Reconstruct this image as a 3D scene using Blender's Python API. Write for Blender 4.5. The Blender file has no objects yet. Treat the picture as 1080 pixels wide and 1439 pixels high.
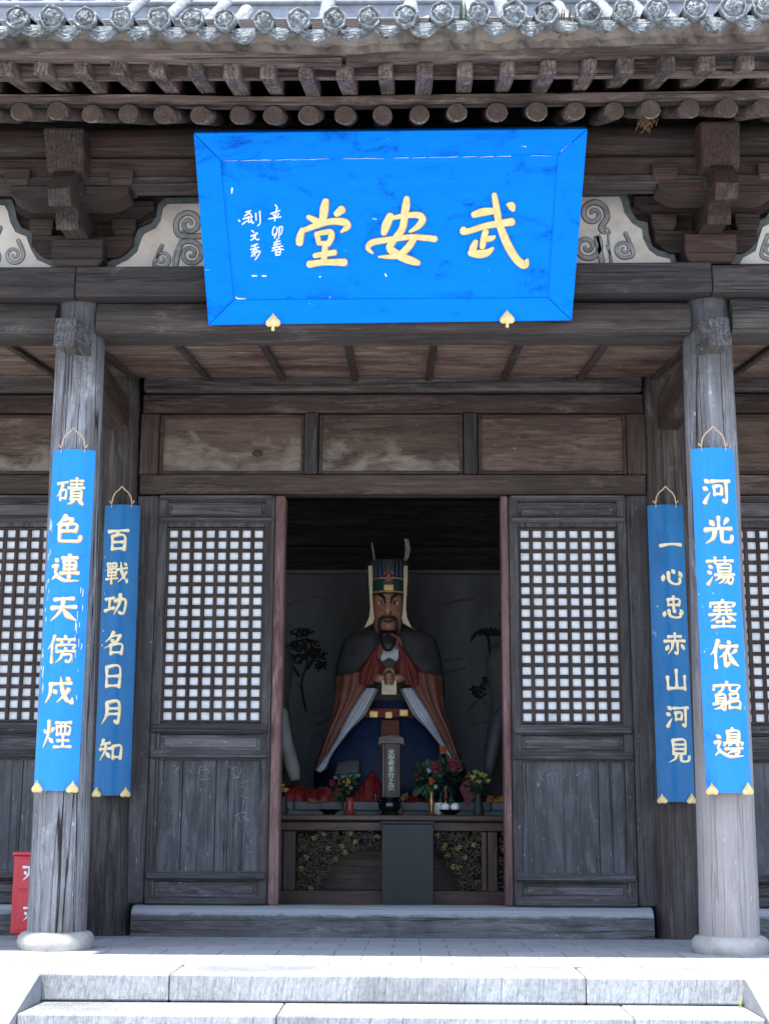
import bpy, bmesh, math, random
from mathutils import Vector, Matrix
random.seed(7)
PI = math.pi
scn = bpy.context.scene
COL = scn.collection

# ------------------------------------------------------------------ camera, sky, sun, exposure
F_PX, YAW, PITCH, ROLL = 2010.0, math.radians(1.1), math.atan(430.5/2010), math.radians(.27)
CAM = Vector((.097, -7.70, .669))
_fw = Vector((-math.sin(YAW)*math.cos(PITCH), math.cos(YAW)*math.cos(PITCH), math.sin(PITCH)))
_r0 = Vector((math.cos(YAW), math.sin(YAW), 0)); _u0 = _r0.cross(_fw)
_rt = _r0*math.cos(ROLL) + _u0*math.sin(ROLL); _up = -_r0*math.sin(ROLL) + _u0*math.cos(ROLL)
cd = bpy.data.cameras.new('camera'); cam = bpy.data.objects.new('camera', cd); COL.objects.link(cam)
cd.sensor_fit = 'VERTICAL'; cd.sensor_height = 24; cd.lens = 24*F_PX/1439; cd.clip_start = .05; cd.clip_end = 3000
cam.matrix_world = Matrix(((_rt.x, _up.x, -_fw.x, CAM.x), (_rt.y, _up.y, -_fw.y, CAM.y), (_rt.z, _up.z, -_fw.z, CAM.z), (0, 0, 0, 1)))
scn.camera = cam

SUN_EL, SUN_AZ = math.radians(70), math.radians(-24)     # azimuth measured from -Y (in front of the hall) towards -X
w = bpy.data.worlds.new('World'); scn.world = w; w.use_nodes = True
nt = w.node_tree; bg = nt.nodes['Background']; sk = nt.nodes.new('ShaderNodeTexSky')
sk.sky_type = 'NISHITA'; sk.sun_disc = False; sk.sun_elevation = SUN_EL
to_sun = Vector((math.sin(SUN_AZ)*math.cos(SUN_EL), -math.cos(SUN_AZ)*math.cos(SUN_EL), math.sin(SUN_EL)))
sk.sun_rotation = math.atan2(to_sun.x, to_sun.y)
sk.dust_density = 1.5; sk.ozone_density = 1.2
nt.links.new(sk.outputs[0], bg.inputs[0]); bg.inputs[1].default_value = .13
sd = bpy.data.lights.new('sun', 'SUN'); sd.energy = 3.2; sd.angle = math.radians(.6); sd.color = (1, .96, .9)
so = bpy.data.objects.new('sun', sd); COL.objects.link(so)
so.rotation_euler = (-to_sun).to_track_quat('-Z', 'Y').to_euler()
vs = scn.view_settings; vs.view_transform = 'Standard'; vs.look = 'None'; vs.gamma = 1; vs.exposure = 1.85
scn.cycles.max_bounces = 10; scn.cycles.diffuse_bounces = 6

# ------------------------------------------------------------------ photo helpers: where a picture point lies on a known plane
def ray(x, y): return _fw*F_PX + _rt*(x-540) - _up*(y-719.5)
def at(x, y, Y):
    d = ray(x, y); return CAM + d*((Y-CAM.y)/d.y)
def atz(x, y, Z):
    d = ray(x, y); return CAM + d*((Z-CAM.z)/d.z)
def zy(y, Y, x=550): return at(x, y, Y).z
def xp(x, y, Y): return at(x, y, Y).x

# ------------------------------------------------------------------ materials
def mat_base(name):
    m = bpy.data.materials.new(name); m.use_nodes = True
    return m, m.node_tree, m.node_tree.nodes['Principled BSDF']
def N(t, k, **kw):
    n = t.nodes.new(k)
    for a, b in kw.items(): setattr(n, a, b)
    return n
def ramp(t, src, stops, interp='LINEAR'):
    r = N(t, 'ShaderNodeValToRGB'); r.color_ramp.interpolation = interp
    e = r.color_ramp.elements
    while len(e) < len(stops): e.new(.5)
    for i, (p, c) in enumerate(stops):
        e[i].position = p; e[i].color = (c[0], c[1], c[2], 1) if isinstance(c, tuple) else (c, c, c, 1)
    t.links.new(src, r.inputs[0]); return r.outputs[0]
def coords(t, scale=(1, 1, 1), rnd=True):
    tc = N(t, 'ShaderNodeTexCoord'); mp = N(t, 'ShaderNodeMapping')
    src = tc.outputs['Object']
    if rnd:
        oi = N(t, 'ShaderNodeObjectInfo'); ml = N(t, 'ShaderNodeMath', operation='MULTIPLY'); ml.inputs[1].default_value = 41
        t.links.new(oi.outputs['Random'], ml.inputs[0])
        ad = N(t, 'ShaderNodeVectorMath', operation='ADD'); t.links.new(src, ad.inputs[0]); t.links.new(ml.outputs[0], ad.inputs[1]); src = ad.outputs[0]
    mp.inputs['Scale'].default_value = scale; t.links.new(src, mp.inputs[0]); return mp.outputs[0]
def noise(t, vec, scale, detail=6, rough=.6, dist=0):
    n = N(t, 'ShaderNodeTexNoise'); n.inputs['Scale'].default_value = scale; n.inputs['Detail'].default_value = detail
    n.inputs['Roughness'].default_value = rough; n.inputs['Distortion'].default_value = dist
    t.links.new(vec, n.inputs['Vector']); return n.outputs['Fac']
def mix(t, a, b, fac, mode='MIX'):
    n = N(t, 'ShaderNodeMix', data_type='RGBA', blend_type=mode)
    for i, v in ((6, a), (7, b)):
        if isinstance(v, tuple): n.inputs[i].default_value = (v[0], v[1], v[2], 1)
        else: t.links.new(v, n.inputs[i])
    if isinstance(fac, (int, float)): n.inputs[0].default_value = fac
    else: t.links.new(fac, n.inputs[0])
    return n.outputs[2]
def bump(t, p, h, strength=.4, dist=.01, prev=None):
    b = N(t, 'ShaderNodeBump'); b.inputs['Strength'].default_value = strength; b.inputs['Distance'].default_value = dist
    t.links.new(h, b.inputs['Height'])
    if prev: t.links.new(prev, b.inputs['Normal'])
    t.links.new(b.outputs[0], p.inputs['Normal']); return b.outputs[0]
def AX(axis, a, b): return tuple(a if i == 'XYZ'.index(axis) else b for i in range(3))

def wood(name, dark, mid, light, axis='X', stain=(.03, .025, .022), stain_amt=.5, rough=.75, crack=.5, bmp=.5, fleck=0, spec=.35):
    m, t, p = mat_base(name)
    g = noise(t, coords(t, AX(axis, .9, 15)), 2.1, 12, .74, .9)
    col = ramp(t, g, [(.24, dark), (.5, mid), (.78, light)])
    # flowing growth lines
    wv = N(t, 'ShaderNodeTexWave', wave_type='BANDS', bands_direction='Y' if axis != 'Y' else 'X'); wv.inputs['Scale'].default_value = 5.5
    wv.inputs['Distortion'].default_value = 9; wv.inputs['Detail'].default_value = 5; wv.inputs['Detail Scale'].default_value = .9; wv.inputs['Detail Roughness'].default_value = .66
    sc_ = AX(axis, .30, 2.6); t.links.new(coords(t, sc_), wv.inputs['Vector'])
    ln = ramp(t, wv.outputs['Fac'], [(0.02, .55), (.22, 0.0)])
    col = mix(t, col, tuple(x*.55 for x in dark), ln)
    bl = noise(t, coords(t, AX(axis, .7, 2.0)), 1.9, 9, .72, .5)
    col = mix(t, col, stain, ramp(t, bl, [(.46, 0.0), (.58, stain_amt)]))
    bl2 = noise(t, coords(t, AX(axis, .8, 3.0)), 2.7, 10, .76, .6)
    col = mix(t, col, tuple(min(1, c*1.9) for c in light), ramp(t, bl2, [(.56, 0.0), (.72, .45)]))
    if fleck:
        fk = noise(t, coords(t, AX(axis, .5, 1)), 38, 3, .6)
        col = mix(t, col, tuple(min(1, c*3.2+.03) for c in light), ramp(t, fk, [(.68, 0.0), (.72, fleck)]))
    h = N(t, 'ShaderNodeMath', operation='SUBTRACT'); t.links.new(g, h.inputs[0]); t.links.new(N_mul(t, ln, .3), h.inputs[1]); h = h.outputs[0]
    if crack:
        c = noise(t, coords(t, AX(axis, .13, 6.5)), 2.0, 3, .45, .25)
        cf = ramp(t, c, [(.490, 0.0), (.496, 1.0), (.504, 1.0), (.510, 0.0)])
        col = mix(t, col, (.006, .005, .005), N_mul(t, cf, crack))
        inv = N(t, 'ShaderNodeMath', operation='SUBTRACT'); t.links.new(h, inv.inputs[0]); t.links.new(cf, inv.inputs[1]); h = inv.outputs[0]
    oi = N(t, 'ShaderNodeObjectInfo'); mr = N(t, 'ShaderNodeMapRange'); mr.inputs[3].default_value = .80; mr.inputs[4].default_value = 1.2
    t.links.new(oi.outputs['Random'], mr.inputs[0]); hs = N(t, 'ShaderNodeHueSaturation'); t.links.new(mr.outputs[0], hs.inputs['Value']); t.links.new(col, hs.inputs['Color'])
    t.links.new(hs.outputs[0], p.inputs['Base Color'])
    p.inputs['Specular IOR Level'].default_value = spec
    t.links.new(ramp(t, g, [(.3, rough+.1), (.7, rough-.12)]), p.inputs['Roughness'])
    bump(t, p, h, min(1, bmp*1.2), .011)
    return m
def N_mul(t, v, k):
    n = N(t, 'ShaderNodeMath', operation='MULTIPLY'); t.links.new(v, n.inputs[0]); n.inputs[1].default_value = k; return n.outputs[0]

def W3(name, **kw): return {a: wood(name+'_'+a.lower(), axis=a, **kw) for a in 'XYZ'}
GREY = W3('weathered_grey_wood', dark=(.036, .034, .035), mid=(.09, .087, .09), light=(.19, .19, .20), stain=(.04, .032, .03), stain_amt=.55, fleck=.35)
COLW = W3('weathered_column_wood', dark=(.085, .083, .089), mid=(.20, .203, .218), light=(.37, .38, .41), stain=(.10, .084, .077), stain_amt=.6, crack=.95, bmp=.5, fleck=.3)
PALEW = W3('pale_column_wood', dark=(.13, .113, .11), mid=(.28, .25, .245), light=(.44, .405, .395), stain=(.13, .112, .108), stain_amt=.55, crack=.8, bmp=.5, fleck=.3)
DARK = W3('dark_beam_wood', dark=(.018, .0175, .02), mid=(.045, .043, .047), light=(.10, .096, .10), stain=(.045, .028, .024), stain_amt=.5)
BROWN = W3('brown_board_wood', dark=(.022, .0145, .012), mid=(.060, .042, .036), light=(.125, .096, .084), stain=(.03, .018, .015), stain_amt=.6, crack=.25)
BEAM = W3('old_beam_wood', dark=(.020, .0175, .017), mid=(.062, .054, .052), light=(.155, .143, .14), stain=(.05, .03, .025), stain_amt=.5, crack=.6)
TAN = W3('eave_rafter_wood', dark=(.05, .036, .031), mid=(.15, .115, .103), light=(.33, .28, .255), stain=(.04, .026, .022), stain_amt=.75, crack=.6, bmp=.7)
REDW = W3('red_brown_jamb_wood', dark=(.07, .035, .033), mid=(.14, .078, .072), light=(.23, .15, .14), stain=(.05, .022, .02), stain_amt=.5, crack=.15)
BRK = W3('bracket_wood', dark=(.016, .012, .0115), mid=(.038, .029, .027), light=(.09, .073, .067), stain=(.06, .027, .023), stain_amt=.55, crack=.4)

def plain(name, c, rough=.6, var=.25, scale=9, bmp=.15, metal=0, spec=.4, c2=None, sv=(1, 1, 1)):
    m, t, p = mat_base(name)
    v = coords(t, sv); n = noise(t, v, scale, 6, .65)
    lo = tuple(x*(1-var) for x in c); hi = c2 if c2 else tuple(min(1, x*(1+var)) for x in c)
    t.links.new(ramp(t, n, [(.32, lo), (.68, hi)]), p.inputs['Base Color'])
    p.inputs['Roughness'].default_value = rough; p.inputs['Metallic'].default_value = metal; p.inputs['Specular IOR Level'].default_value = spec
    if bmp: bump(t, p, noise(t, v, scale*4, 5, .6), bmp, .01)
    return m
def blue_paint(name, c, deep, axis, chips=.8, rough=.34, spec=.3):
    m, t, p = mat_base(name)
    a = noise(t, coords(t, AX(axis, .9, 1.7)), 3.4, 9, .70, .8)
    col = ramp(t, a, [(.34, c), (.56, tuple(x*.93 for x in c)), (.615, tuple(.6*x+.4*y for x, y in zip(c, deep))), (.70, deep)])
    st = noise(t, coords(t, AX(axis, .6, 30)), 2, 5, .6)
    col = mix(t, col, tuple(min(1, x*1.2) for x in c), ramp(t, st, [(.5, 0.0), (.75, .5)]))
    ch = noise(t, coords(t, AX(axis, .45, 1.1)), 21, 5, .62)
    col = mix(t, col, (.62, .7, .78), ramp(t, ch, [(.715, 0.0), (.735, chips)]))
    t.links.new(col, p.inputs['Base Color'])
    t.links.new(ramp(t, a, [(.3, rough-.06), (.75, rough+.2)]), p.inputs['Roughness'])
    p.inputs['Specular IOR Level'].default_value = spec
    bump(t, p, st, .12, .006)
    return m
BLUE = blue_paint('sky_blue_paint', (.0, .205, .88), (.0, .055, .34), 'X', spec=.06, rough=.5)
BLUEV = blue_paint('couplet_blue_paint', (.004, .26, .82), (.003, .16, .60), 'Z', .75, .27, .4)
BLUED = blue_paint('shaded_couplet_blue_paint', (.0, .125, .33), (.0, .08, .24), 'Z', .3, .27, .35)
GOLD = plain('yellow_gilt_paint', (.78, .56, .20), .45, .12, 30, .1, c2=(.86, .68, .34))
CREAM = plain('cream_gilt_paint', (.80, .68, .40), .5, .1, 40, .1, c2=(.86, .79, .58))
WHITEP = plain('white_paint', (.72, .78, .84), .6, .1)
HOOKM = plain('pale_brass_rod', (.55, .38, .24), .4, .2, 30, 0, spec=.6)

def stone(name, c, chisel=False, fine=40, dirt=.35, scale=2.2):
    m, t, p = mat_base(name)
    v = coords(t); a = noise(t, v, scale, 8, .68); b = noise(t, v, fine, 4, .6)
    col = ramp(t, a, [(.3, tuple(x*(1-dirt) for x in c)), (.55, c), (.75, tuple(min(1, x*1.15) for x in c))])
    col = mix(t, col, tuple(x*.5 for x in c), ramp(t, b, [(.58, 0.0), (.75, .55)]))
    t.links.new(col, p.inputs['Base Color']); p.inputs['Roughness'].default_value = .85; p.inputs['Specular IOR Level'].default_value = .25
    h = b
    if chisel:
        ck = noise(t, coords(t, (58, 20, 9)), 1.0, 3, .5); bump(t, p, ck, .9, .025, bump(t, p, b, .3, .008))
    else: bump(t, p, h, .35, .008)
    return m
STONE = stone('pale_step_stone', (.31, .32, .335), False)
RISER = stone('chiselled_step_stone', (.30, .315, .332), True, 40, .45, 1.7)
BASEST = stone('column_base_stone', (.42, .40, .38), False, 55, .4, 6)
TILE = stone('grey_roof_tile', (.24, .265, .29), False, 60, .5, 14)
MORTAR = stone('eave_mortar', (.30, .265, .24), False, 25, .75, 7)

def paving():
    m, t, p = mat_base('grey_paving_brick')
    v = coords(t, (1, 1, 1), False)
    b = N(t, 'ShaderNodeTexBrick'); b.offset = .5; b.inputs['Scale'].default_value = 1; b.inputs['Brick Width'].default_value = .29; b.inputs['Row Height'].default_value = .29
    b.inputs['Mortar Size'].default_value = .004; b.inputs['Mortar Smooth'].default_value = .3
    b.inputs['Color1'].default_value = (.37, .38, .395, 1); b.inputs['Color2'].default_value = (.42, .43, .445, 1); b.inputs['Mortar'].default_value = (.13, .13, .13, 1)
    t.links.new(v, b.inputs['Vector'])
    a = noise(t, v, 3, 8, .7)
    col = mix(t, b.outputs['Color'], (.25, .25, .26), ramp(t, a, [(.45, 0.0), (.75, .6)]))
    t.links.new(col, p.inputs['Base Color']); p.inputs['Roughness'].default_value = .8
    bump(t, p, a, .2, .01, bump(t, p, b.outputs['Fac'], -.5, .01))
    return m
PAVE = paving()
GROUND = stone('courtyard_stone', (.40, .39, .37), False, 30, .3, .8)
def paper_mat():
    m, t, p = mat_base('window_paper')
    v = coords(t); n = noise(t, v, 9, 9, .74)
    c = ramp(t, n, [(.30, (.55, .60, .64)), (.44, (.84, .87, .89)), (.6, (.93, .94, .95))])
    tr = N(t, 'ShaderNodeBsdfTranslucent'); di = N(t, 'ShaderNodeBsdfDiffuse'); mx = N(t, 'ShaderNodeMixShader'); mx.inputs[0].default_value = .10
    t.links.new(c, tr.inputs[0]); t.links.new(c, di.inputs[0]); t.links.new(di.outputs[0], mx.inputs[1]); t.links.new(tr.outputs[0], mx.inputs[2])
    t.links.new(mx.outputs[0], t.nodes['Material Output'].inputs[0]); return m
PAPER = paper_mat()
def plaster_mat():
    m, t, p = mat_base('stained_white_plaster')
    v = coords(t); a = noise(t, v, 4, 8, .7); b = noise(t, v, 1.7, 5, .6)
    col = ramp(t, a, [(.3, (.45, .42, .38)), (.55, (.62, .60, .57)), (.8, (.70, .69, .68))])
    col = mix(t, col, (.42, .30, .20), ramp(t, b, [(.48, 0.0), (.72, .6)]))
    t.links.new(col, p.inputs['Base Color']); p.inputs['Roughness'].default_value = .9; bump(t, p, a, .3, .01); return m
PLASTER = plaster_mat()
SLATE = plain('blue_grey_border_paint', (.10, .115, .12), .8, .35, 12)
SCROLL1 = plain('grey_scroll_paint', (.27, .285, .30), .8, .4, 14)
SCROLL2 = plain('dark_scroll_line_paint', (.07, .075, .085), .8, .3, 14)
REDBOX = plain('red_enamel', (.55, .035, .05), .35, .08, 4, .03)

# ------------------------------------------------------------------ mesh builder
class MB:
    def __init__(s): s.bm = bmesh.new()
    def v(s, p): return s.bm.verts.new(p)
    def face(s, vs):
        try: return s.bm.faces.new(vs)
        except ValueError: return None
    def box(s, x0, x1, y0, y1, z0, z1, bev=.004, seg=1):
        return s.hexa([(x0, y0, z0), (x1, y0, z0), (x1, y1, z0), (x0, y1, z0), (x0, y0, z1), (x1, y0, z1), (x1, y1, z1), (x0, y1, z1)], bev, seg)
    def hexa(s, P, bev=0, seg=1):
        vs = [s.v(p) for p in P]
        fs = [s.face([vs[i] for i in q]) for q in ((3, 2, 1, 0), (4, 5, 6, 7), (0, 1, 5, 4), (1, 2, 6, 5), (2, 3, 7, 6), (3, 0, 4, 7))]
        if bev:
            es = list({e for f in fs for e in f.edges})
            bmesh.ops.bevel(s.bm, geom=es, offset=bev, segments=seg, affect='EDGES', profile=.5)
        return s
    def prism(s, poly, y0, y1, bev=0):           # outline in X,Z pushed along Y
        a = [s.v((x, y0, z)) for x, z in poly]; b = [s.v((x, y1, z)) for x, z in poly]; n = len(poly)
        f1 = s.face(a); f2 = s.face(b[::-1]); fs = [f1, f2]
        for i in range(n): fs.append(s.face([a[i], b[i], b[(i+1) % n], a[(i+1) % n]]))
        fs = [f for f in fs if f]
        if bev: bmesh.ops.bevel(s.bm, geom=list({e for f in (f1,) if f for e in f.edges}), offset=bev, segments=1, affect='EDGES')
        return s
    def prism_x(s, poly, x0, x1):                # outline in Y,Z pushed along X
        a = [s.v((x0, y, z)) for y, z in poly]; b = [s.v((x1, y, z)) for y, z in poly]; n = len(poly)
        s.face(a[::-1]); s.face(b)
        for i in range(n): s.face([a[i], a[(i+1) % n], b[(i+1) % n], b[i]])
        return s
    def rings(s, rings, cap=True, closed=True):
        R = [[s.v(p) for p in r] for r in rings]; n = len(R[0])
        for a, b in zip(R, R[1:]):
            for i in range(n if closed else n-1): s.face([a[i], a[(i+1) % n], b[(i+1) % n], b[i]])
        if cap and closed: s.face(R[0][::-1]); s.face(R[-1])
        return s
    def lathe(s, prof, c=(0, 0, 0), n=24, sy=1):
        return s.rings([[(c[0]+r*math.cos(2*PI*i/n), c[1]+r*sy*math.sin(2*PI*i/n), c[2]+z) for i in range(n)] for r, z in prof])
    def tube(s, pts, r, n=8):
        pts = [Vector(p) for p in pts]; rs = r if isinstance(r, (list, tuple)) else [r]*len(pts)
        rings = []; prev = None
        for i, p in enumerate(pts):
            d = (pts[min(i+1, len(pts)-1)]-pts[max(i-1, 0)]).normalized()
            if prev is None: a = d.orthogonal().normalized()
            else:
                a = prev - d*prev.dot(d); a = a.normalized() if a.length > 1e-6 else d.orthogonal().normalized()
            prev = a; b = d.cross(a)
            rings.append([p+(a*math.cos(2*PI*k/n)+b*math.sin(2*PI*k/n))*rs[i] for k in range(n)])
        return s.rings(rings)
    def ball(s, c, r, n=10, m=7, sc=(1, 1, 1)):
        R = []
        for j in range(m+1):
            th = PI*j/m; th = max(.02, min(PI-.02, th))
            R.append([(c[0]+sc[0]*r*math.sin(th)*math.cos(2*PI*i/n), c[1]+sc[1]*r*math.sin(th)*math.sin(2*PI*i/n), c[2]-sc[2]*r*math.cos(th)) for i in range(n)])
        return s.rings(R)
    def jitter(s, a, f=3.0):
        from mathutils import noise as mn
        for v in s.bm.verts: v.co += mn.noise_vector(v.co*f)*a
        return s
ORG = {}
def put(o, parent):
    COL.objects.link(o)
    if parent: o.parent = parent
def obj(name, mb, mat, parent=None, label=None, smooth=False, local=False):
    org = ORG.get(parent.name, Vector()) if parent else Vector()
    bm = mb.bm
    bmesh.ops.recalc_face_normals(bm, faces=bm.faces)
    if not local and org.length:
        for v in bm.verts: v.co -= org
    me = bpy.data.meshes.new(name); bm.to_mesh(me); bm.free()
    me.materials.append(mat)
    if smooth:
        for p in me.polygons: p.use_smooth = True
        if smooth != 'all':
            try: me.set_sharp_from_angle(angle=math.radians(38))
            except Exception: pass
    o = bpy.data.objects.new(name, me); put(o, parent); ORG[o.name] = org
    if label: o['label'] = label
    return o
def thing(name, label, cat, loc=(0, 0, 0), group=None):
    o = bpy.data.objects.new(name, None); COL.objects.link(o); o.location = loc; ORG[o.name] = Vector(loc); o.empty_display_size = .1
    o['label'] = label; o['category'] = cat
    if group: o['group'] = group
    return o
def tag(o, label, cat, group=None):
    o['label'] = label; o['category'] = cat
    if group: o['group'] = group
    return o
def struct(o): o['kind'] = 'structure'; return o
def copy_part(o, loc, parent=None, rot=None, scale=None):
    c = o.copy(); COL.objects.link(c); c.parent = parent or o.parent; c.location = loc; ORG[c.name] = Vector(loc)
    if rot: c.rotation_euler = rot
    if scale: c.scale = scale
    for ch in list(o.children):
        d = ch.copy(); COL.objects.link(d); d.parent = c
        if ch.name.startswith('tile_end'): d.rotation_euler = (random.uniform(-.05, .05), random.uniform(0, 6.2), random.uniform(-.07, .07)); d.scale = (random.uniform(.95, 1.06),)*3
        if ch.name.startswith('end_face'): d.rotation_euler = (0, random.uniform(0, 6.2), 0)
    return c

# ------------------------------------------------------------------ brush writing
def spline(pts, k=5):
    if len(pts) == 2: return [tuple(a+(b-a)*i/3 for a, b in zip(*pts)) for i in range(4)]
    P = [pts[0]]+list(pts)+[pts[-1]]; out = []
    for i in range(1, len(P)-2):
        for j in range(k):
            q = j/k; o = []
            for d in range(len(pts[0])):
                a, b, c, e = P[i-1][d], P[i][d], P[i+1][d], P[i+2][d]
                o.append(.5*((2*b)+(-a+c)*q+(2*a-5*b+4*c-e)*q*q+(-a+3*b-3*c+e)*q**3))
            out.append(tuple(o))
    out.append(tuple(pts[-1])); return out
def ribbon(mb, pts, f, h0, h1):                   # pts (u, v, width) -> raised brush stroke; f(u, v, h) gives the point
    S = spline(pts); L, R = [], []
    for i, (u, v, w) in enumerate(S):
        a = S[max(i-1, 0)]; b = S[min(i+1, len(S)-1)]
        dx, dy = b[0]-a[0], b[1]-a[1]; l = math.hypot(dx, dy) or 1e-9; nx, ny = -dy/l, dx/l
        L.append((u+nx*w/2, v+ny*w/2)); R.append((u-nx*w/2, v-ny*w/2))
    def cap(S0, S1):
        dx, dy = S0[0]-S1[0], S0[1]-S1[1]; l = math.hypot(dx, dy) or 1e-9; dx /= l; dy /= l; r = S0[2]/2
        return [(S0[0]+r*(dx*math.sin(q)*.8+(-dy)*math.cos(q)), S0[1]+r*(dy*math.sin(q)*.8+dx*math.cos(q))) for q in (PI*.25, PI*.5, PI*.75)]
    c0 = cap(S[0], S[1]); c1 = cap(S[-1], S[-2])
    top = [(mb.v(f(*l, h1)), mb.v(f(*r, h1))) for l, r in zip(L, R)]
    bot = [(mb.v(f(*l, h0)), mb.v(f(*r, h0))) for l, r in zip(L, R)]
    for i in range(len(S)-1):
        mb.face([top[i][0], top[i][1], top[i+1][1], top[i+1][0]])
        mb.face([top[i][0], top[i+1][0], bot[i+1][0], bot[i][0]]); mb.face([top[i][1], bot[i][1], bot[i+1][1], top[i+1][1]])
    for c, (tl, tr), (bl, br) in ((c0, top[0], bot[0]), (c1, top[-1], bot[-1])):
        # order the cap from the side nearest tr
        tv = [mb.v(f(*q, h1)) for q in c]; bv = [mb.v(f(*q, h0)) for q in c]
        if (tv[0].co-tr.co).length > (tv[-1].co-tr.co).length: tv.reverse(); bv.reverse()
        mb.face([tl, tr]+tv)
        seq = [tr]+tv+[tl]; sb = [br]+bv+[bl]
        for i in range(len(seq)-1): mb.face([seq[i], seq[i+1], sb[i+1], sb[i]])
PROF = {'s': (1.28, .72, 1.18), 'p': (1.35, .95, .18), 'n': (.35, 1.5, .3), 'd': (.35, 1.5, .9)}
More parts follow.
